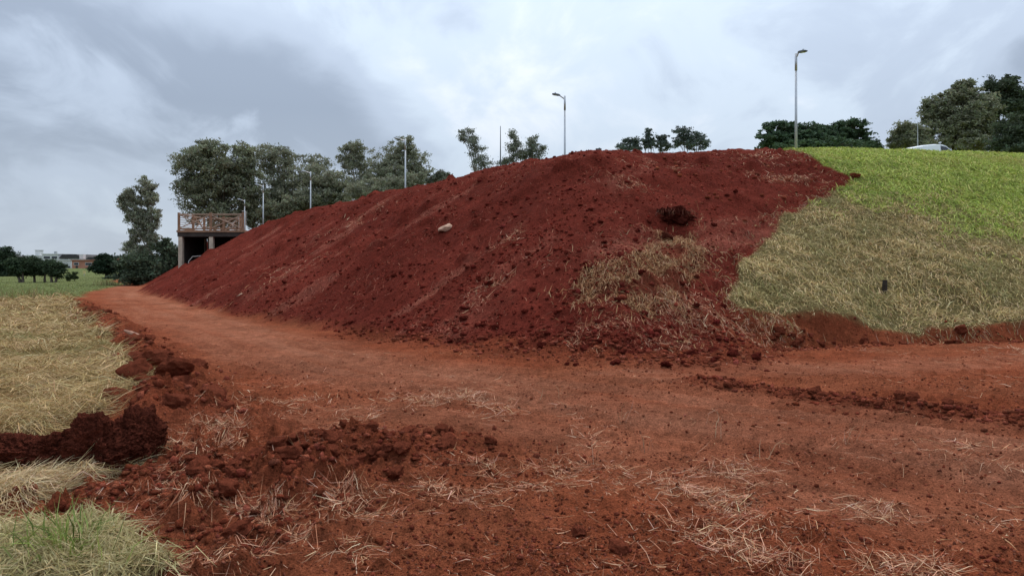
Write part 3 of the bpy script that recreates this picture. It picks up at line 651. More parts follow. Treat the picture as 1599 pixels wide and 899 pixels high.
x, y = fan(30000, 11, 44, -0.5, 0.44, 1.4); s_ = bilg(ZW['s'], x, y); k = (s_ > 0) & (bilg(ZW['grass'], x, y) < 0.3) & (s_ < 13) & (U(0, 1, len(x)) < 0.15+sstep(-0.3, 0.5, fbm(x, y, 1.1, 3, 161))); X.append(x[k]); Y.append(y[k]); R.append(0.014+0.034*U(0, 1, k.sum())**3); K.append(tints(k.sum(), (0.19, 0.030, 0.018), (0.25, 0.055, 0.034), (0.14, 0.018, 0.011), var=0.2))
x = np.concatenate(X); y = np.concatenate(Y); tag(grains('soil_grains', x, y, np.concatenate(R), np.concatenate(K)), 'fine broken grains of red soil covering track and bank', 'soil grains', kind='stuff')

# ---------------------------------------------------------------- clods
from mathutils import noise as mnoise
def lump_mesh(name, sub, size, rough, seed, mat, freq=1.6, squash=1.0, edge=2.6):
    """angular lump of earth: a superellipsoid broken up by several sizes of noise"""
    import bmesh
    bm = bmesh.new(); bmesh.ops.create_icosphere(bm, subdivisions=sub, radius=1); rs = random.Random(seed); off = Vector((rs.uniform(0, 90), rs.uniform(0, 90), rs.uniform(0, 90)))
    cuts = [(Vector((rs.gauss(0, 1), rs.gauss(0, 1), rs.gauss(0, 0.8))).normalized(), rs.uniform(0.62, 0.95)) for _ in range(7)]
    for v in bm.verts:
        p = v.co.copy(); k = (abs(p.x)**edge+abs(p.y)**edge+abs(p.z)**edge)**(-1/edge); p *= k
        for nrm, dd in cuts:
            e = p.dot(nrm)-dd
            if e > 0: p -= nrm*e*0.85
        d = mnoise.fractal(p*freq+off, 0.55 if sub > 4 else 0.8, 2.1, 7 if sub > 4 else 3)*rough
        d += abs(mnoise.noise(p*freq*2.7+off))*rough*0.5
        if sub > 4: d += mnoise.fractal(p*freq*7+off, 0.8, 2.1, 4)*rough*0.22
        p *= 1+d; v.co = Vector((p.x*size[0], p.y*size[1], p.z*size[2]*squash))
    for f in bm.faces: f.smooth = sub > 4
    me = bpy.data.meshes.new(name); bm.to_mesh(me); bm.free(); me.materials.append(mat); return me
CM = [lump_mesh('clod', 3, (1, 0.85, 0.75), 0.28, 40+i, M_clod) for i in range(7)]
CMB = [lump_mesh('bank_clod', 3, (1, 0.85, 0.75), 0.28, 80+i, M_clodb) for i in range(5)]
CMD = [lump_mesh('clod_moist', 3, (1, 0.85, 0.75), 0.28, 60+i, M_clodd) for i in range(3)]
def clod(x, y, r, label, group, meshes=CM, name='soil_clod', sink=0.25):
    o = link(name, random.choice(meshes), None, (x, y, gz1(x, y)+r*(0.6-sink)))
    s = r*random.uniform(0.85, 1.15); o.scale = (s*random.uniform(0.85, 1.3), s, s*random.uniform(0.7, 1.0))
    o.rotation_euler = (random.uniform(-0.4, 0.4), random.uniform(-0.4, 0.4), random.uniform(0, 6.28))
    return tag(o, label, 'soil clod', group)
def along(line, w):
    t = random.uniform(0, len(line)-1.001); i = int(t); a, b = line[i], line[i+1]; f = t-i
    return a[0]+(b[0]-a[0])*f+random.gauss(0, w), a[1]+(b[1]-a[1])*f+random.gauss(0, w)
for k in range(105):
    x, y = along(HEAP, 0.33); clod(x, y, random.choice((0.028, 0.035, 0.045, 0.06, 0.075)), 'small red soil clod in the loose heap in the middle foreground', 'clods in the foreground heap')
for k in range(45):
    x, y = along(WINDROW, 0.16); clod(x, y, random.choice((0.03, 0.04, 0.05, 0.07)), 'small dark soil clod in the ridge across the right of the track', 'clods in the ridge on the track')
for k in range(42):
    x, y = along(BERM, 0.30); clod(x, y, random.choice((0.05, 0.08, 0.11, 0.16))*(1+0.02*y), 'red soil clod in the low berm between straw field and track', 'clods in the left berm')
for k in range(50):
    x, y = along(SKIRT, 0.40); clod(x, y, random.choice((0.035, 0.045, 0.06, 0.09)), 'dark red soil clod fallen to the foot of the bank', 'clods at the foot of the bank', CMB)
CUT = P((1190, 520), (1260, 522), (1340, 528), (1440, 536), (1599, 530))
for k in range(28):
    x, y = along(CUT, 0.22); clod(x, y, random.choice((0.05, 0.07, 0.09, 0.12)), 'brown soil clod below the cut edge of the right hand grass slope', 'clods under the cut grass edge')
for k in range(26):
    u_ = random.uniform(420, 1150); v_ = random.uniform(300, 500); p = ray(u_, v_, gz)
    if p and bilg(ZW['grass'], np.array([p[0]]), np.array([p[1]]))[0] < 0.2 and bilg(ZW['s'], np.array([p[0]]), np.array([p[1]]))[0] > 0.6:
        clod(p[0], p[1], random.choice((0.045, 0.06, 0.075, 0.09)), 'lone red soil clod lying on the face of the red bank', 'clods on the bank face', CMB)
for (u_, v_, r, lab) in ((965, 860, 0.06, 'flat broken soil clod at the bottom edge right of centre'), (905, 835, 0.05, 'round soil clod left of the flat broken clod at the bottom'), (352, 770, 0.09, 'large soil clod at the left end of the foreground heap'),
                         (370, 835, 0.10, 'tall lump of loose red soil below the foreground heap on the left'), (235, 575, 0.22, 'big dark soil block in the berm beside the straw field'), (275, 585, 0.20, 'big dark soil block leaning over the hollow in the left berm'),
                         (620, 745, 0.075, 'angular clod in the centre of the foreground heap'), (590, 710, 0.085, 'largest dark clod on top of the foreground heap'), (1335, 278, 0.16, 'dark soil clod at the tip of the red soil on the grass'),
                         (1500, 520, 0.16, 'dark soil knob on the cut edge under the right hand grass')):
    x, y, z = at(u_, v_); clod(x, y, r, lab, None)
# the big moist lumps lifted out of the field
def big(u_, v_, size, seed, lab, dz, rz=0.0, tilt=0.0):
    x, y, z = at(u_, v_); o = link('soil_lump', lump_mesh('soil_lump', 6, size, 0.27, seed, M_clodd, 1.5, 0.92, 2.4), None, (x, y+size[1]*0.5, z+dz)); o.rotation_euler = (0, tilt, rz); return tag(o, lab, 'soil lump')
big(20, 735, (0.30, 0.24, 0.16), 5, 'low dark moist soil lump cut by the left edge', 0.08, 0.4)
big(78, 734, (0.25, 0.22, 0.17), 31, 'low dark soil lump between the edge lump and the peaked lump', 0.09, 1.2)
big(136, 728, (0.205, 0.22, 0.225), 9, 'tallest peaked dark soil lump in the row at the left', 0.14, 0.5)
big(205, 716, (0.185, 0.20, 0.19), 14, 'squarish dark soil lump nearest the track, right of the peaked one', 0.14, 0.2)
big(172, 732, (0.13, 0.12, 0.09), 37, 'small dark soil lump in front of the peaked and squarish lumps', 0.05, 0.9)
# turf lump over the hollow on the bank and the clod below it
x, y, z = at(1055, 350)
t = empty('turf_lump', (x, y, z)); tag(t, 'dark overhanging lump of turf and roots above the dry grass patch', 'turf lump')
link('soil', lump_mesh('turf_soil', 5, (0.50, 0.42, 0.30), 0.50, 23, M_turf, 1.3, 1, 2.2), t, (0, 0.34, 0.12))
n = 150; a = U(2.9, 6.7, n); rr = U(0.75, 1.12, n); xx = rr*np.cos(a)*0.60; yy = 0.26+rr*np.sin(a)*0.45
zz = 0.16+0.33*np.sin(np.arccos(np.clip(rr*0.85, 0, 1)))*U(0.7, 1.1, n); Ln = U(0.08, 0.26, n); az = a+rng.normal(0, 0.7, n); dr = np.where(U(0, 1, n) < 0.75, U(-1.5, -0.6, n), U(-0.4, 0.6, n))
p0 = np.stack([xx, yy, zz], -1); p1 = p0+np.stack([np.cos(az)*np.cos(dr), np.sin(az)*np.cos(dr), np.sin(dr)], -1)*Ln[:, None]
S = np.stack([-np.sin(az), np.cos(az), 0*az], -1)*0.005
link('dry_roots', tri_mesh('dry_roots', np.stack([p0-S, p0+S, p1], 1).reshape(-1, 3), np.arange(3*n).reshape(-1, 3), M_straw, np.repeat(tints(n, (0.30, 0.12, 0.07), (0.18, 0.06, 0.035), (0.10, 0.03, 0.02)), 3, 0)), t)
x, y, z = at(1042, 374); clod(x, y, 0.17, 'dark soil clod resting on the upper end of the dry grass patch', None, CMD)

# pale stone, broken root, stake
x, y, z = at(695, 360)
me = lump_mesh('pale_stone', 4, (0.21, 0.12, 0.10), 0.16, 33, M_rock, 1.2, 1, 4.5); o = link('pale_stone', me, None, (x, y, z+0.07)); o.rotation_euler = (0.5, -0.5, 0.1); tag(o, 'pale pinkish stone lying alone on the red bank', 'stone')
x, y, z = at(211, 534)
mb = MB(); mb.tube([(-0.22, 0, 0.16), (-0.10, 0.02, 0.11), (0.05, 0, 0.05), (0.17, -0.02, 0.0)], [0.02, 0.045, 0.05, 0.03], 9); o = mb.build('broken_root', M_root, None, (x, y, z+0.06)); tag(o, 'pale broken root sticking out of the left berm', 'root')
x, y, z = at(1381, 455)
mb = MB(); mb.tube([(0, 0, -0.15), (0.005, 0, 0.0), (0.01, 0.0, 0.15), (0.02, 0.01, 0.27)], [0.065, 0.062, 0.058, 0.05], 8); o = mb.build('stake', M_stake, None, (x, y, z)); tag(o, 'short dark wooden stake standing in the dry grass slope', 'stake')
# ---------------------------------------------------------------- lookout deck
DX0, DX1, DY, DD, DZ = -22.0, -17.66, 49.0, 4.2, 3.78
dk = empty('lookout_deck', (DX0, DY, 0)); W = DX1-DX0
tag(dk, 'raised lookout deck with brown timber railing on pale pillars behind the bank', 'deck')
MB().box(-0.06, W+0.06, -0.06, DD, DZ+0.02, DZ+0.16).build('platform', M_wood, dk, bevel=0.01)
MB().box(-0.02, W+0.02, -0.0, DD-0.05, DZ-0.26, DZ+0.017).build('edge_beam', M_conc_shade, dk)
for px in (0.02, 2.04): MB().box(px, px+0.27, 0.03, 0.33, -0.3, DZ-0.263).build('pillar', M_conc, dk, bevel=0.015)
for px in (0.02, 2.04, W-0.3): MB().box(px, px+0.27, DD-0.45, DD-0.15, -0.3, DZ-0.263).build('pillar', M_conc, dk, bevel=0.015)
MB().box(0.06, 0.20, 0.335, DD-0.46, -0.3, DZ-0.263).build('side_wall', M_conc_shade, dk)
MB().box(0.30, W, DD-0.14, DD-0.02, -0.3, DZ-0.263).build('back_wall', M_conc_shade, dk)
RZ = DZ+0.163
def rail_run(p, q, posts, n):
    """railing between two corners: posts, top and bottom rail, thin bars and one cross in each bay"""
    p = Vector(p); q = Vector(q); d = (q-p).normalized(); side = Vector((-d.y, d.x, 0))
    for t in posts:
        c = p.lerp(q, t); MB().bar(c+Vector((0, 0, 0)), c+Vector((0, 0, 1.16)), 0.13, 0.13).build('post', M_wood, dk)
    for z, w, h in ((1.05, 0.10, 0.07), (0.10, 0.09, 0.09)): MB().bar(p+Vector((0, 0, z))+side*0.002, q+Vector((0, 0, z))+side*0.002, w, h).build('rail', M_woodl if z > 1 else M_wood, dk)
    for k in range(n):
        z = 0.24+0.73*k/(n-1); MB().bar(p+Vector((0, 0, z))+side*0.035, q+Vector((0, 0, z))+side*0.035, 0.022, 0.022).build('bar', M_wood, dk)
    for a, b in zip(posts[:-1], posts[1:]):
        A = p.lerp(q, a)+d*0.1; B = p.lerp(q, b)-d*0.1
        MB().bar(A+Vector((0, 0, 0.16))-side*0.03, B+Vector((0, 0, 0.98))-side*0.03, 0.045, 0.055).build('brace', M_woodl, dk)
        MB().bar(A+Vector((0, 0, 0.98))-side*0.085, B+Vector((0, 0, 0.16))-side*0.085, 0.045, 0.055).build('brace', M_woodl, dk)
rail_run((0.06, 0.06, RZ), (W-0.06, 0.06, RZ), [0, 0.495, 1], 6)
rail_run((0.06, 0.25, RZ), (0.06, DD-0.1, RZ), [0.52, 1], 6)
rail_run((0.25, DD-0.1, RZ), (W-1.7, DD-0.1, RZ), [0.5, 1], 6)
# white tube handrails: one beside the deck, one below it
hr = empty('handrail', (DX1-0.9, DY+0.5, RZ)); tag(hr, 'white tube handrail on the right end of the lookout deck', 'handrail')
MB().tube([(0, 0, 0), (0, 0, 0.5), (0.3, 0.3, 0.9), (0.3, 0.3, 0.0)], 0.025).build('lower_tube', M_steelw, hr)
MB().tube([(0.55, 0.2, 1.3), (0.83, 0.1, 1.3), (0.83, 0.1, 0.0)], 0.025).build('upper_tube', M_steelw, hr)
hx, hy = DX0+0.55, DY+0.4; hz_ = gz1(hx, hy)
hr = empty('handrail', (hx, hy, hz_)); tag(hr, 'bent pale tube handrail half buried under the lookout deck', 'handrail')
MB().tube([(0, 0, -0.4), (0, 0, 0.30), (0.22, 0.1, 0.62), (1.1, 0.2, 0.70), (1.1, 0.2, 0.1)], 0.03).build('front_tube', M_steelw, hr)
MB().tube([(0.35, 0.6, -0.3), (0.35, 0.6, 0.15), (0.55, 0.7, 0.42), (1.2, 0.8, 0.5)], 0.03).build('rear_tube', M_steelw, hr)

# ---------------------------------------------------------------- lamp posts
def px(u, d): return (u-799.5)/F*d
def pz(v, d): return CAMZ-(v-HZ)/F*d
def lamp(u, vtop, d, side, lab, arm=0.7, toward=0.0, tilt=0.14, head=None):
    x = px(u, d); zb = gz1(x, d)-0.05; h = pz(vtop, d)-zb
    t = empty('street_lamp', (x, d, zb)); tag(t, lab, 'street lamp', 'lamps along the path on the bank')
    MB().tube([(0, 0, 0), (0, 0, h-0.75)], [0.070, 0.050], 12).build('pole', M_galv, t, smooth=True)
    MB().tube([(0, 0, h-0.82), (0, 0, h)], [0.060, 0.058], 12).build('sleeve', M_galv, t, smooth=True)
    ca = math.cos(toward)*side; sa = -math.sin(toward)
    MB().tube([(0.05*ca, 0.05*sa, h-0.16), (arm*0.45*ca, arm*0.45*sa, h+0.02)], 0.035, 8).build('arm', M_galv, t)
    hd = MB(); a0 = arm*0.4; n = 0
    prof = [(a0, 0.05, 0.06), (a0+0.10, 0.11, 0.09), (a0+0.32, 0.14, 0.08), (a0+0.46, 0.10, 0.04)]
    for i, (r, w, th) in enumerate(prof):
        zc = h+0.03+(r-a0)*tilt
        for sy, szz in ((-1, -0.5), (1, -0.5), (0.8, 0.5), (-0.8, 0.5)): hd.v.append((r*ca-sy*w*sa, r*sa+sy*w*ca, zc+szz*th))
    for i in range(3):
        for k in range(4): hd.f.append((i*4+k, i*4+(k+1) % 4, i*4+4+(k+1) % 4, i*4+4+k))
    hd.f += [(3, 2, 1, 0), (12, 13, 14, 15)]
    hd.build('lamp_head', head or M_lamp, t)
    rm = a0+0.28; zc = h+0.03+0.28*tilt
    MB().tube([(rm*ca, rm*sa, zc+0.03), (rm*ca, rm*sa, zc+0.11)], [0.05, 0.04], 8).build('photocell', M_galv, t)
    MB().box(-0.1, 0.1, -0.07, 0.07, -0.012, 0.0).build('lens', M_glassl, t, (rm*ca, rm*sa, zc-0.043))
lamp(1243, 84, 36, 1, 'tallest lamp post, standing where red soil meets the green grass', 0.30, 1.0, -0.05)
lamp(882, 150, 43, -1, 'grey lamp post standing alone above the middle of the red bank', 0.7, 0.15)
lamp(633, 217, 55, -1, 'grey lamp post in front of the trees left of the bank top', 1.0, 0.1, 0.14, M_galv)
lamp(485, 268, 70, -1, 'lamp post third from the deck among the trees', 1.0, 0.1, 0.14, M_galv)
lamp(411, 289, 79, -1, 'lamp post second from the deck, rising over the end of the bank', 1.0, 0.1, 0.14, M_galv)
lamp(382, 312, 94, -1, 'lamp post nearest the right end of the lookout deck', 1.0, 0.1, 0.14, M_galv)
# thin masts
def mast(u, v0, d, r, lab, name='mast', extra=False):
    x = px(u, d); zb = gz1(x, d)-0.1; t = pz(v0, d)-zb
    if not extra:
        o = MB().tube([(0, 0, 0), (0, 0, t*0.6), (0, 0, t)], [r, r*0.8, r*0.35], 8).build(name, M_lamp if r > 0.05 else M_galv, None, (x, d, zb)); return tag(o, lab, 'mast')
    o = empty(name, (x, d, zb)); tag(o, lab, 'post')
    MB().tube([(0, 0, 0), (0, 0, t)], r, 8).build('post_shaft', M_lamp, o); MB().box(-0.22, 0.12, -0.06, 0.06, t-0.2, t-0.04).build('head_box', M_lamp, o)
mast(781.5, 197, 60, 0.07, 'thin dark mast between the sparse trees on the skyline')
mast(1433, 190, 50, 0.045, 'thin grey mast rising behind the white van')
mast(936, 231, 44, 0.05, 'tiny dark post with a small box on the bank skyline', 'post', True)

# ---------------------------------------------------------------- van behind the grass crest
VD = 39.0; vx = px(1385, VD); vz = pz(226.5, VD)-1.78
van = empty('van', (vx, VD, vz)); tag(van, 'white van whose roof shows above the green grass at the right', 'van')
prof = [(0.0, 0.42), (-0.02, 0.85), (0.10, 1.18), (0.35, 1.40), (0.9, 1.58), (1.6, 1.71), (2.3, 1.78), (2.62, 1.76), (2.78, 1.70), (3.42, 1.13), (4.10, 0.98), (4.30, 0.72), (4.28, 0.40), (3.3, 0.32), (1.0, 0.32)]
def hw(z): return 0.86-0.20*max(0.0, (z-0.95)/0.85)
mb = MB(); FR = (-1, -0.93, -0.6, 0, 0.6, 0.93, 1); k = len(prof)
for (x_, z_) in prof:
    for f in FR: mb.v.append((x_, f*hw(z_), z_-(0.07*abs(f)**6 if z_ > 0.9 else 0)))
for i in range(k):
    j = (i+1) % k
    for q in range(6): mb.f.append((i*7+q, i*7+q+1, j*7+q+1, j*7+q))
mb.f += [tuple(i*7 for i in reversed(range(k))), tuple(i*7+6 for i in range(k))]
mb.build('body', M_white, van, bevel=0.0)
for sy in (-1, 1):
    w = MB(); pts = [(2.50, 1.64), (2.74, 1.60), (3.20, 1.18), (2.42, 1.16)]
    w.v = [(a, sy*(hw(b)+0.006), b) for a, b in pts]; w.f = [(0, 1, 2, 3)]; w.build('side_window', M_glass, van)
    w = MB(); pts = [(2.46, 1.66), (2.50, 1.66), (2.42, 0.5), (2.40, 0.5)]; w.v = [(a, sy*(hw(b)+0.004), b) for a, b in pts]; w.f = [(0, 1, 2, 3)]; w.build('door_seam', M_lamp, van)
    MB().box(3.10, 3.25, sy*1.0-0.1, sy*1.0+0.1, 1.12, 1.27).build('mirror', M_white, van, bevel=0.02)
    MB().box(4.18, 4.315, sy*0.62-0.16, sy*0.62+0.16, 0.72, 0.88).build('headlight', M_glassl, van)
    MB().box(-0.035, 0.05, sy*0.74-0.06, sy*0.74+0.06, 0.8, 1.1).build('tail_light', M_red, van)
    for wx in (0.85, 3.45):
        wh = MB().tube([(0, -0.1, 0), (0, 0.1, 0)], 0.32, 20).build('wheel', M_tyre, van, (wx, sy*0.80, 0.32)); MB().tube([(0, -0.105, 0), (0, 0.105, 0)], 0.19, 14).build('rim', M_galv, wh)
w = MB(); w.v = [(2.82, -0.60, 1.68), (2.82, 0.60, 1.68), (3.40, 0.72, 1.165), (3.40, -0.72, 1.165)]; w.f = [(0, 1, 2, 3)]; w.build('windscreen', M_glass, van)
van.rotation_euler[2] = 0.06

# ---------------------------------------------------------------- trees
def tree(name, lab, d, bu, lobes, nleaf, leaf, col, seed, group=None, tr=0.22, droop=0.0, gap=0.5, clump=0.55, bark=None, zb=None, deep=0.9, flat=0.6, lean=0.0, stems=1, bare=0, shell=0.45):
    """lobes: (u, v, ru, rv) of the crown's masses as seen from the track; each becomes a body with depth round the limbs that carry it"""
    R = np.random.default_rng(seed); rs = random.Random(seed); kx = d/F
    bx = px(bu, d); bz = (gz1(bx, d) if zb is None else zb)-0.1
    L_ = []
    for (u, v, ru, rv) in lobes: L_.append((px(u, d)-bx, R.uniform(-0.35, 0.35)*ru*kx*deep, pz(v, d)-bz, ru*kx, ru*kx*deep, rv*kx))
    root = empty(name, (bx, d, bz)); tag(root, lab, 'tree' if 'bush' not in name and 'shrub' not in name else 'bush', group)
    area = np.array([a[3]*a[5] for a in L_]); share = area/area.sum()
    wood = MB(); top = max(a[2] for a in L_)
    zs = sorted(a[2] for a in L_); fork = max(0.25*zs[0], 0.05*top)
    VL = []; CL = []
    stem_pts = []
    for s in range(stems):
        ox = (s-(stems-1)/2)*tr*2.2
        cx = np.mean([a[0] for a in L_]); ttop = L_[int(np.argmax([a[2] for a in L_]))]
        pts = [(ox, 0, 0), (ox*1.5+cx*0.12+R.normal(0, tr*0.4), R.normal(0, tr*0.4), fork), (ox*2+cx*0.4+(ttop[0]-cx)*0.2, 0, fork+(ttop[2]-fork)*0.45), (ttop[0]*0.9, ttop[1]*0.8, ttop[2])]
        wood.tube(pts, [tr*1.2, tr, tr*0.6, tr*0.15], 7); stem_pts.append(pts)
    for a, sh in zip(L_, share):
        sp = rs.choice(stem_pts); t0 = Vector(sp[1]).lerp(Vector(sp[2]), rs.uniform(0.1, 0.9)) if a[2] > sp[1][2] else Vector(sp[1])*0.7
        c = Vector((a[0], a[1], a[2])); mid = t0.lerp(c, 0.55)+Vector((R.normal(0, 0.06), R.normal(0, 0.06), 0.08))*(c-t0).length
        wood.tube([t0, mid, c], [tr*0.42, tr*0.28, tr*0.12], 5, False)
        nl = int(nleaf*sh*2.5); cr = clump*min(a[3], a[5])**0.5*0.75; nc = max(6, int(8*a[3]*a[5]/(cr*cr)*gap))
        D = R.normal(size=(nc, 3)); D /= np.linalg.norm(D, axis=1, keepdims=True); rr = R.random(nc)**shell
        pc = D*rr[:, None]*np.array([a[3], a[4], a[5]])*(0.92+0.22*R.random((nc, 1)))+np.array(a[:3])
        tw = rs.sample(range(nc), min(nc, 9+bare*8))
        for i in tw:
            e = Vector(pc[i]); st = c.lerp(mid, rs.uniform(0, 0.8)); e2 = e+(e-c)*(0.12 if bare else 0.0)
            wood.tube([st, st.lerp(e2, 0.5)+Vector((0, 0, 0.05)), e2], [tr*0.13, tr*0.09, tr*0.035], 4, False)
        ci = R.integers(0, nc, nl); szc = R.uniform(0.55, 1.25, nc)*cr
        q = R.normal(size=(nl, 3))*np.array([0.55, 0.55, 0.55*flat])*szc[ci][:, None]
        pl = pc[ci]+q
        ax = R.normal(size=(nl, 3)); ax[:, 2] = ax[:, 2]*0.6-droop*1.6; ax /= np.linalg.norm(ax, axis=1, keepdims=True)
        up = R.normal(size=(nl, 3)); up[:, 2] += 0.5; sd_ = np.cross(ax, up); sd_ /= np.linalg.norm(sd_, axis=1, keepdims=True)+1e-9
        s_ = leaf*R.uniform(0.55, 1.25, nl)[:, None]; wd = 0.5-0.22*min(1, droop)
        VL.append(np.stack([pl-ax*s_*0.5+sd_*s_*wd*0.5, pl+ax*s_*0.5, pl-ax*s_*0.45-sd_*s_*wd*0.5], 1))
        cb = np.array(col)*(R.uniform(0.72, 1.3, nc)[ci])[:, None]*(1+R.normal(0, 0.14, (nl, 1)))*(1+R.normal(0, 0.05, (nl, 3))); CL.append(np.clip(cb, 0.006, 0.5))
    wood.build('trunk', bark or M_bark, root)
    V = np.concatenate(VL); nq = len(V); cl_ = np.repeat(np.concatenate(CL), 3, 0)
    link('crown', tri_mesh('crown', V.reshape(-1, 3), np.arange(nq*3).reshape(-1, 3), M_leaf, cl_), root)
    return root
G1 = (0.235, 0.245, 0.155); G2 = (0.275, 0.28, 0.19); GD = (0.090, 0.115, 0.070); GE = (0.19, 0.205, 0.15); GF = (0.085, 0.13, 0.072)
gl = 'trees behind the left end of the bank'
tree('eucalyptus_tree', 'slender tall tree standing alone left of the deck', 66, 238, [(203, 308, 14, 17), (228, 292, 16, 15), (196, 322, 10, 12), (236, 312, 12, 14), (217, 325, 12, 16), (220, 348, 12, 14), (208, 340, 14, 16), (238, 342, 12, 20), (218, 366, 14, 12), (240, 368, 12, 14), (208, 388, 18, 14), (228, 395, 20, 14)], 8600, 0.27, G2, 1, gl, 0.15, 0.7, 0.36, 0.45, M_barkp)
tree('dense_bush', 'dark dense bush filling the gap left of the deck pillars', 61, 235, [(235, 420, 48, 24), (262, 395, 22, 26), (212, 418, 28, 24), (250, 432, 40, 14), (270, 425, 20, 22)], 12000, 0.30, GD, 2, gl, 0.14, 0.2, 0.8, 0.6, zb=0.1)
tree('broad_tree', 'large dense round tree rising behind the lookout deck', 101, 345, [(320, 262, 42, 36), (365, 262, 36, 36), (300, 300, 28, 28), (345, 305, 50, 38), (390, 300, 28, 36), (330, 238, 30, 18), (300, 250, 22, 18), (385, 238, 22, 16), (350, 340, 60, 22)], 17000, 0.44, G1, 3, gl, 0.3, 0.4, 0.6, 0.6)
tree('broad_tree', 'tall loose tree right of the large round one behind the deck', 105, 430, [(420, 255, 26, 28), (448, 250, 30, 24), (430, 295, 36, 34), (470, 285, 30, 32), (495, 260, 20, 18), (455, 320, 45, 26), (405, 330, 30, 28)], 10500, 0.42, G2, 4, gl, 0.26, 0.5, 0.5, 0.6, M_barkp)
tree('broad_tree', 'lower spreading tree between the two lamp posts near the deck', 98, 515, [(500, 285, 34, 28), (530, 290, 22, 26), (510, 315, 42, 22), (475, 312, 24, 20)], 7600, 0.38, G2, 5, gl, 0.2, 0.4, 0.55, 0.6)
tree('eucalyptus_tree', 'open crowned tree with a bare fork left of the middle lamp post', 92, 560, [(553, 240, 24, 18), (545, 258, 16, 14), (568, 262, 14, 16), (562, 290, 26, 20), (545, 232, 14, 9)], 4600, 0.32, G2, 6, gl, 0.2, 0.5, 0.42, 0.5, M_barkp)
tree('upright_tree', 'tall upright tree with brushy top behind the middle lamp post', 95, 622, [(625, 235, 20, 24), (605, 255, 26, 26), (648, 255, 20, 26), (622, 280, 44, 26), (595, 280, 24, 26), (660, 270, 18, 18), (640, 230, 12, 18)], 9000, 0.32, G2, 7, gl, 0.24, 0.6, 0.5, 0.5, bare=1)
tree('low_bush', 'low bush showing over the bank right of the middle lamp post', 70, 690, [(688, 278, 20, 9), (676, 284, 14, 8)], 1500, 0.28, GE, 8, gl, 0.08, 0.3, 0.6, 0.5)
tree('low_bush', 'dark undergrowth behind the bank crest between the lamp posts near the deck', 97, 450, [(425, 330, 26, 16), (455, 322, 28, 16), (490, 314, 26, 14), (520, 306, 22, 14)], 5000, 0.38, G1, 41, gl, 0.1, 0.2, 0.7, 0.55)
tree('low_bush', 'olive undergrowth behind the bank crest below the brushy topped tree', 86, 590, [(560, 300, 24, 14), (590, 294, 26, 16), (620, 288, 22, 14), (650, 282, 20, 12)], 4200, 0.30, G2, 42, gl, 0.1, 0.3, 0.6, 0.55)
gm = 'sparse trees on the skyline of the bank'
tree('eucalyptus_tree', 'sparse leaning tree left of the thin mast on the skyline', 62, 752, [(728, 205, 14, 10), (738, 218, 14, 12), (742, 235, 14, 14), (750, 252, 18, 14), (722, 215, 10, 8), (758, 262, 14, 10)], 1500, 0.20, GE, 9, gm, 0.11, 0.6, 0.34, 0.60, M_barkp, bare=1, shell=0.7)
tree('eucalyptus_tree', 'sparse upright tree just right of the thin mast', 62, 800, [(803, 212, 10, 12), (800, 232, 14, 14), (795, 250, 18, 10), (808, 224, 8, 8)], 1150, 0.20, GE, 10, gm, 0.09, 0.6, 0.34, 0.60, bare=1, shell=0.7)
tree('eucalyptus_tree', 'sparse bushy tree furthest right of the three on the skyline', 62, 826, [(832, 224, 16, 12), (826, 240, 22, 12), (842, 234, 10, 10), (815, 246, 16, 8)], 1500, 0.20, GE, 11, gm, 0.09, 0.5, 0.38, 0.60, bare=1, shell=0.7)
gr_ = 'far trees over the top of the red bank'
tree('distant_tree', 'leftmost small far tree with a slanted crown over the bank', 130, 985, [(985, 222, 14, 7), (972, 228, 10, 5), (980, 232, 20, 6)], 1000, 0.40, (0.12, 0.145, 0.125), 12, gr_, 0.16, 0.4, 0.4, 0.5)
tree('distant_tree', 'narrow pointed far tree over the bank top', 130, 1012, [(1013, 208, 6, 9), (1010, 222, 9, 10), (996, 226, 7, 9), (1017, 224, 6, 10)], 1200, 0.40, (0.12, 0.145, 0.125), 13, gr_, 0.16, 0.4, 0.45, 0.5)
tree('distant_tree', 'small round topped far tree left of the broad far tree', 130, 1034, [(1034, 217, 13, 7), (1034, 228, 14, 8)], 1000, 0.40, (0.12, 0.145, 0.125), 14, gr_, 0.16, 0.3, 0.45, 0.5)
tree('distant_tree', 'broad domed far tree over the bank top', 130, 1075, [(1066, 207, 17, 9), (1080, 215, 22, 11), (1062, 222, 18, 10), (1088, 226, 20, 10), (1098, 220, 8, 8)], 2600, 0.40, (0.12, 0.145, 0.125), 15, gr_, 0.2, 0.3, 0.40, 0.5)
gq = 'trees behind the green slope'
lob = [(1255, 202, 30, 9), (1228, 216, 30, 10), (1262, 214, 34, 10), (1300, 210, 30, 11), (1215, 198, 26, 9), (1200, 214, 20, 9), (1205, 228, 26, 10), (1240, 208, 26, 9), (1245, 226, 34, 12), (1275, 205, 26, 9), (1285, 222, 36, 13), (1312, 198, 22, 9), (1330, 195, 18, 8), (1340, 208, 24, 9), (1330, 224, 34, 12), (1358, 222, 16, 8), (1365, 232, 14, 6), (1270, 236, 90, 10)]
tree('spreading_tree', 'wide flat topped dark tree behind the tallest lamp post', 82, 1270, lob, 19000, 0.34, GF, 16, gq, 0.35, 0.0, 0.75, 0.5, flat=0.35)
tree('broad_tree', 'tall ragged tree with dead twigs behind the van', 85, 1505, [(1510, 132, 14, 12), (1500, 150, 24, 18), (1475, 165, 26, 20), (1458, 182, 20, 18), (1500, 180, 40, 26), (1530, 170, 24, 26), (1480, 205, 46, 22), (1525, 205, 34, 24), (1450, 165, 10, 14), (1500, 228, 60, 14)], 19000, 0.34, G1, 17, gq, 0.35, 0.1, 0.7, 0.55, bare=1)
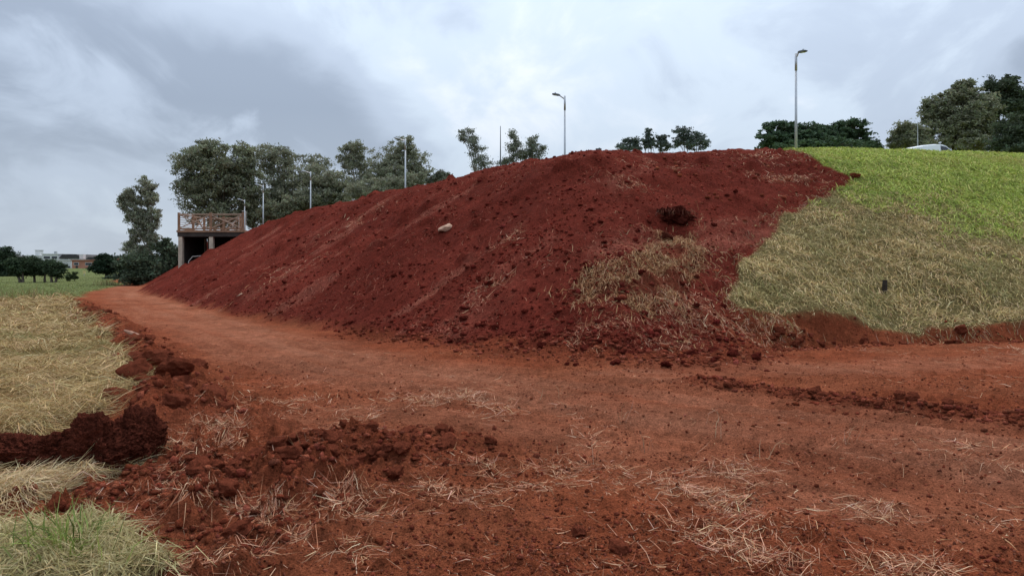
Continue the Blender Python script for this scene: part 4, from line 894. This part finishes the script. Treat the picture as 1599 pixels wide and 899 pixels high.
tree('broad_tree', 'tall tree leaning in from the right edge', 88, 1600, [(1560, 135, 22, 15), (1548, 155, 20, 18), (1580, 150, 24, 18), (1570, 172, 24, 16), (1600, 165, 24, 22), (1548, 178, 12, 12), (1610, 190, 30, 20), (1575, 128, 14, 9)], 12000, 0.34, GD, 18, gq, 0.3, 0.1, 0.6, 0.55)
tree('low_bush', 'rounded dark bush at the right edge below the leaning tree', 72, 1585, [(1582, 205, 28, 24), (1605, 215, 34, 30), (1560, 225, 22, 14), (1585, 235, 40, 12)], 8000, 0.28, GD, 19, gq, 0.2, 0.1, 0.8, 0.55)
tree('low_tree', 'low round tree at the left end of the dark tree group behind the van', 80, 1415, [(1412, 205, 20, 14), (1430, 212, 20, 14), (1402, 222, 16, 12), (1425, 226, 32, 12)], 7000, 0.30, G1, 20, gq, 0.2, 0.1, 0.7, 0.55)
# lawn trees at the far left
gf = 'trees on the lawn at the far left'
GL = (0.055, 0.080, 0.042)
tree('lawn_tree', 'leftmost round lawn tree of the dark row', 74, 34, [(24, 411, 14, 10), (36, 415, 14, 12), (24, 423, 11, 8)], 3600, 0.24, GL, 21, gf, 0.14, 0, 0.8, 0.55, stems=2)
tree('lawn_tree', 'second lawn tree from the left in the dark row', 75, 54, [(52, 411, 11, 10), (57, 420, 9, 9), (47, 421, 9, 8)], 2600, 0.24, GL, 22, gf, 0.12, 0, 0.8, 0.55)
tree('lawn_tree', 'third lawn tree from the left in the dark row', 75, 71, [(71, 413, 10, 10), (68, 422, 8, 7)], 2200, 0.24, GL, 23, gf, 0.12, 0, 0.8, 0.55)
tree('lawn_tree', 'rightmost lawn tree of the dark row', 74, 84, [(85, 416, 11, 9), (93, 422, 10, 11), (81, 425, 8, 7)], 2900, 0.24, GL, 24, gf, 0.13, 0, 0.8, 0.55, stems=2)
tree('lawn_tree', 'round single tree on the lawn in front of the houses', 100, 166, [(166, 407, 14, 9), (157, 417, 13, 9), (174, 415, 13, 11), (166, 420, 16, 7)], 5500, 0.30, (0.034, 0.056, 0.032), 25, gf, 0.22, 0, 0.85, 0.55)
tree('young_shrub', 'pale young shrub right of the dark lawn tree row', 78, 117, [(116, 430, 5, 6), (107, 432, 4, 7)], 900, 0.18, (0.10, 0.13, 0.06), 26, gf, 0.04, 0.1, 0.4, 0.4)
tree('low_shrub', 'low dark shrub at the foot of the single lawn tree', 92, 176, [(176, 433, 10, 4), (168, 435, 6, 3)], 1200, 0.24, GD, 27, gf, 0.05, 0, 0.8, 0.5)
tree('far_tree', 'large dark tree at the left edge behind the lawn row', 110, 2, [(5, 398, 18, 12), (-10, 410, 24, 18), (12, 415, 14, 18), (0, 430, 24, 10)], 5500, 0.34, (0.040, 0.062, 0.034), 28, gf, 0.25, 0, 0.8, 0.55)
# weeds by the end of the track and at the lawn's edge
x = np.concatenate([rng.normal(px(172, 60), 0.5, 160), rng.normal(px(50, 35), 2.2, 220), rng.normal(px(10, 33), 1.2, 160)]); y = np.concatenate([rng.normal(60, 0.8, 160), rng.normal(36, 1.2, 220), rng.normal(33, 2, 160)]); k = (bilg(ZW['lawn'], x, y) > 0.5) | (bilg(ZW['field'], x, y) > 0.5); x, y = x[k], y[k]; n = len(x)
tag(blades('tall_weeds', x, y, U(0.3, 0.8, n), U(0.02, 0.04, n), tints(n, (0.24, 0.21, 0.09), (0.18, 0.18, 0.06), (0.3, 0.24, 0.12)), U(0.9, 1.5, n), U(0.3, 1.3, n), M_grass), 'tall thin weeds along the edge of the lawn', 'weeds', kind='stuff')
x, y = fan(36000, 30, 150, -0.75, -0.40, 1.5); k = zsel(x, y, 'lawn'); x, y = x[k], y[k]; n = len(x); print('lawn', n)
tag(blades('lawn_grass', x, y, U(0.08, 0.2, n), U(0.03, 0.05, n), tints(n, (0.22, 0.25, 0.085), (0.27, 0.29, 0.11), (0.18, 0.21, 0.07)), U(0.0, 0.7, n), U(-0.3, 0.6, n), M_grass), 'short green grass of the lawn at the far left', 'grass', kind='stuff')

# ---------------------------------------------------------------- houses beyond the lawn
def house(lab, d, u0, u1, v0, v1, wall, roof, depth=8.0, slope=False, wins=(), doors=(), extra=None, name='house', zoff=0.0):
    """u/v: extent of the street front as seen; wins/doors in fractions of the front"""
    x0, x1 = px(u0, d), px(u1, d); zb = gz1((x0+x1)/2, d)-0.3; h = pz(v0, d)-zb; w = x1-x0; b0 = pz(v1, d)-zb
    t = empty(name, (x0, d, zb)); tag(t, lab, 'house')
    hh = h*0.70 if slope else h-0.25
    MB().box(0, w, 0, depth, 0, hh).build('wall', wall, t)
    if slope:
        MB().prism([(-0.4, hh+0.003), (w+0.4, hh+0.003), (w*0.80, h), (w*0.14, h)], -0.4, depth+0.4).build('roof', roof, t)
    else: MB().box(-0.25, w+0.25, -0.25, depth+0.25, hh+0.003, h).build('roof', roof, t)
    def zf(f): return b0+(hh-b0)*f
    for a, b, c, e in wins:
        fr = MB().box(w*a, w*b, -0.05, 0.03, zf(c), zf(e)).build('window', M_wallw, t); MB().box(w*a+0.08, w*b-0.08, -0.065, -0.045, zf(c)+0.08, zf(e)-0.08).build('pane', M_glass, fr)
    for a, b, e in doors: MB().box(w*a, w*b, -0.06, 0.03, b0, zf(e)).build('door', M_roofd, t)
    return t
h = house('terracotta house with a dark doorway beyond the lawn', 190, 112.5, 148, 405.5, 420, M_wallo, M_roofo, 9, wins=((0.08, 0.30, 0.45, 0.8), (0.58, 0.88, 0.42, 0.78)), doors=((0.16, 0.26, 0.4),))
MB().box(1.0, 2.0, 1.5, 2.6, 2.7, 3.9).build('chimney', M_wallw, h)
h = house('long low white house left of the terracotta one', 195, 79, 111.8, 405, 420, M_wallw, M_wallw, 8, wins=((0.05, 0.45, 0.10, 0.45), (0.55, 0.95, 0.08, 0.40)))
h = house('house with a broad dark hipped roof above the white house', 262, 94, 127, 397, 408, M_wallg, M_roofd, 12, True, wins=((0.2, 0.4, 0.5, 0.9),))
h = house('white modern house with a dark window band on the skyline', 262, 66, 91, 396, 408, M_wallw, M_wallw, 10, wins=((0.08, 0.5, 0.35, 0.75), (0.58, 0.95, 0.35, 0.75)))
MB().box(3.2, 3.9, 1.5, 2.3, 4.0, 5.6).build('chimney', M_wallg, h)
h = house('white house with a square water tank tower at the left', 270, 40, 60, 398.5, 409, M_wallw, M_wallw, 10, wins=((0.1, 0.35, 0.3, 0.7), (0.6, 0.9, 0.3, 0.7)))
MB().box(2.2, 3.9, 2, 4, 4.0, 6.0).build('tank_tower', M_wallw, h); MB().box(2.05, 4.05, 1.85, 4.15, 6.003, 6.15).build('tank_lid', M_wallg, h)
h = house('small white house with a dark roof right of the terracotta one', 250, 136, 152, 401.5, 411, M_wallw, M_roofd, 8, True, wins=((0.2, 0.5, 0.3, 0.8),))
h = house('small pale house between the single lawn tree and the slender tree', 240, 184, 196, 402.5, 411, M_wallg, M_roofo, 8, True, wins=((0.2, 0.5, 0.3, 0.8),))
h = house('grey house at the left edge beyond the lawn trees', 255, -6, 18, 399, 410, M_wallg, M_roofd, 8, True, wins=((0.2, 0.5, 0.3, 0.8),))
FL = ['far skyline tree behind the leftmost lawn trees', 'far skyline tree behind the white modern house', 'far skyline tree above the dark hipped roof', 'far skyline tree right of the dark hipped roof', 'far skyline tree left of the round single lawn tree', 'far skyline tree right of the round single lawn tree', 'far skyline tree cut by the left edge', 'far skyline tree beside the slender tall tree']
far_t = [(30, 300, 12, 9), (62, 310, 10, 7), (100, 320, 14, 6), (140, 300, 8, 7), (158, 290, 12, 8), (182, 300, 12, 8), (-15, 290, 16, 12), (200, 310, 12, 7)]
for i, (u_, d_, ru, rv) in enumerate(far_t):
    tree('far_tree', FL[i], d_, u_, [(u_, 406, ru, rv), (u_+ru*0.5, 409, ru*0.7, rv*0.7)], 700, 0.8, (0.045, 0.062, 0.042), 200+i, 'trees among the far houses', 0.2, 0, 0.8, 0.8)
# small markers on the lawn
x = px(131.5, 115); z = gz1(x, 115); mk = empty('marker_post', (x, 115, z)); tag(mk, 'small pale yellow marker post on the far lawn', 'marker post')
MB().tube([(0, 0, 0), (0, 0, 0.35)], 0.05, 8).build('post', M_galv, mk); MB().box(-0.22, 0.22, -0.04, 0.04, 0.3, 0.85).build('plate', M_yel, mk)
print('triangles', sum(sum(max(0, p.loop_total-2) for p in m.polygons) if len(m.polygons) < 20000 else len(m.loops)-2*len(m.polygons) for m in bpy.data.meshes))
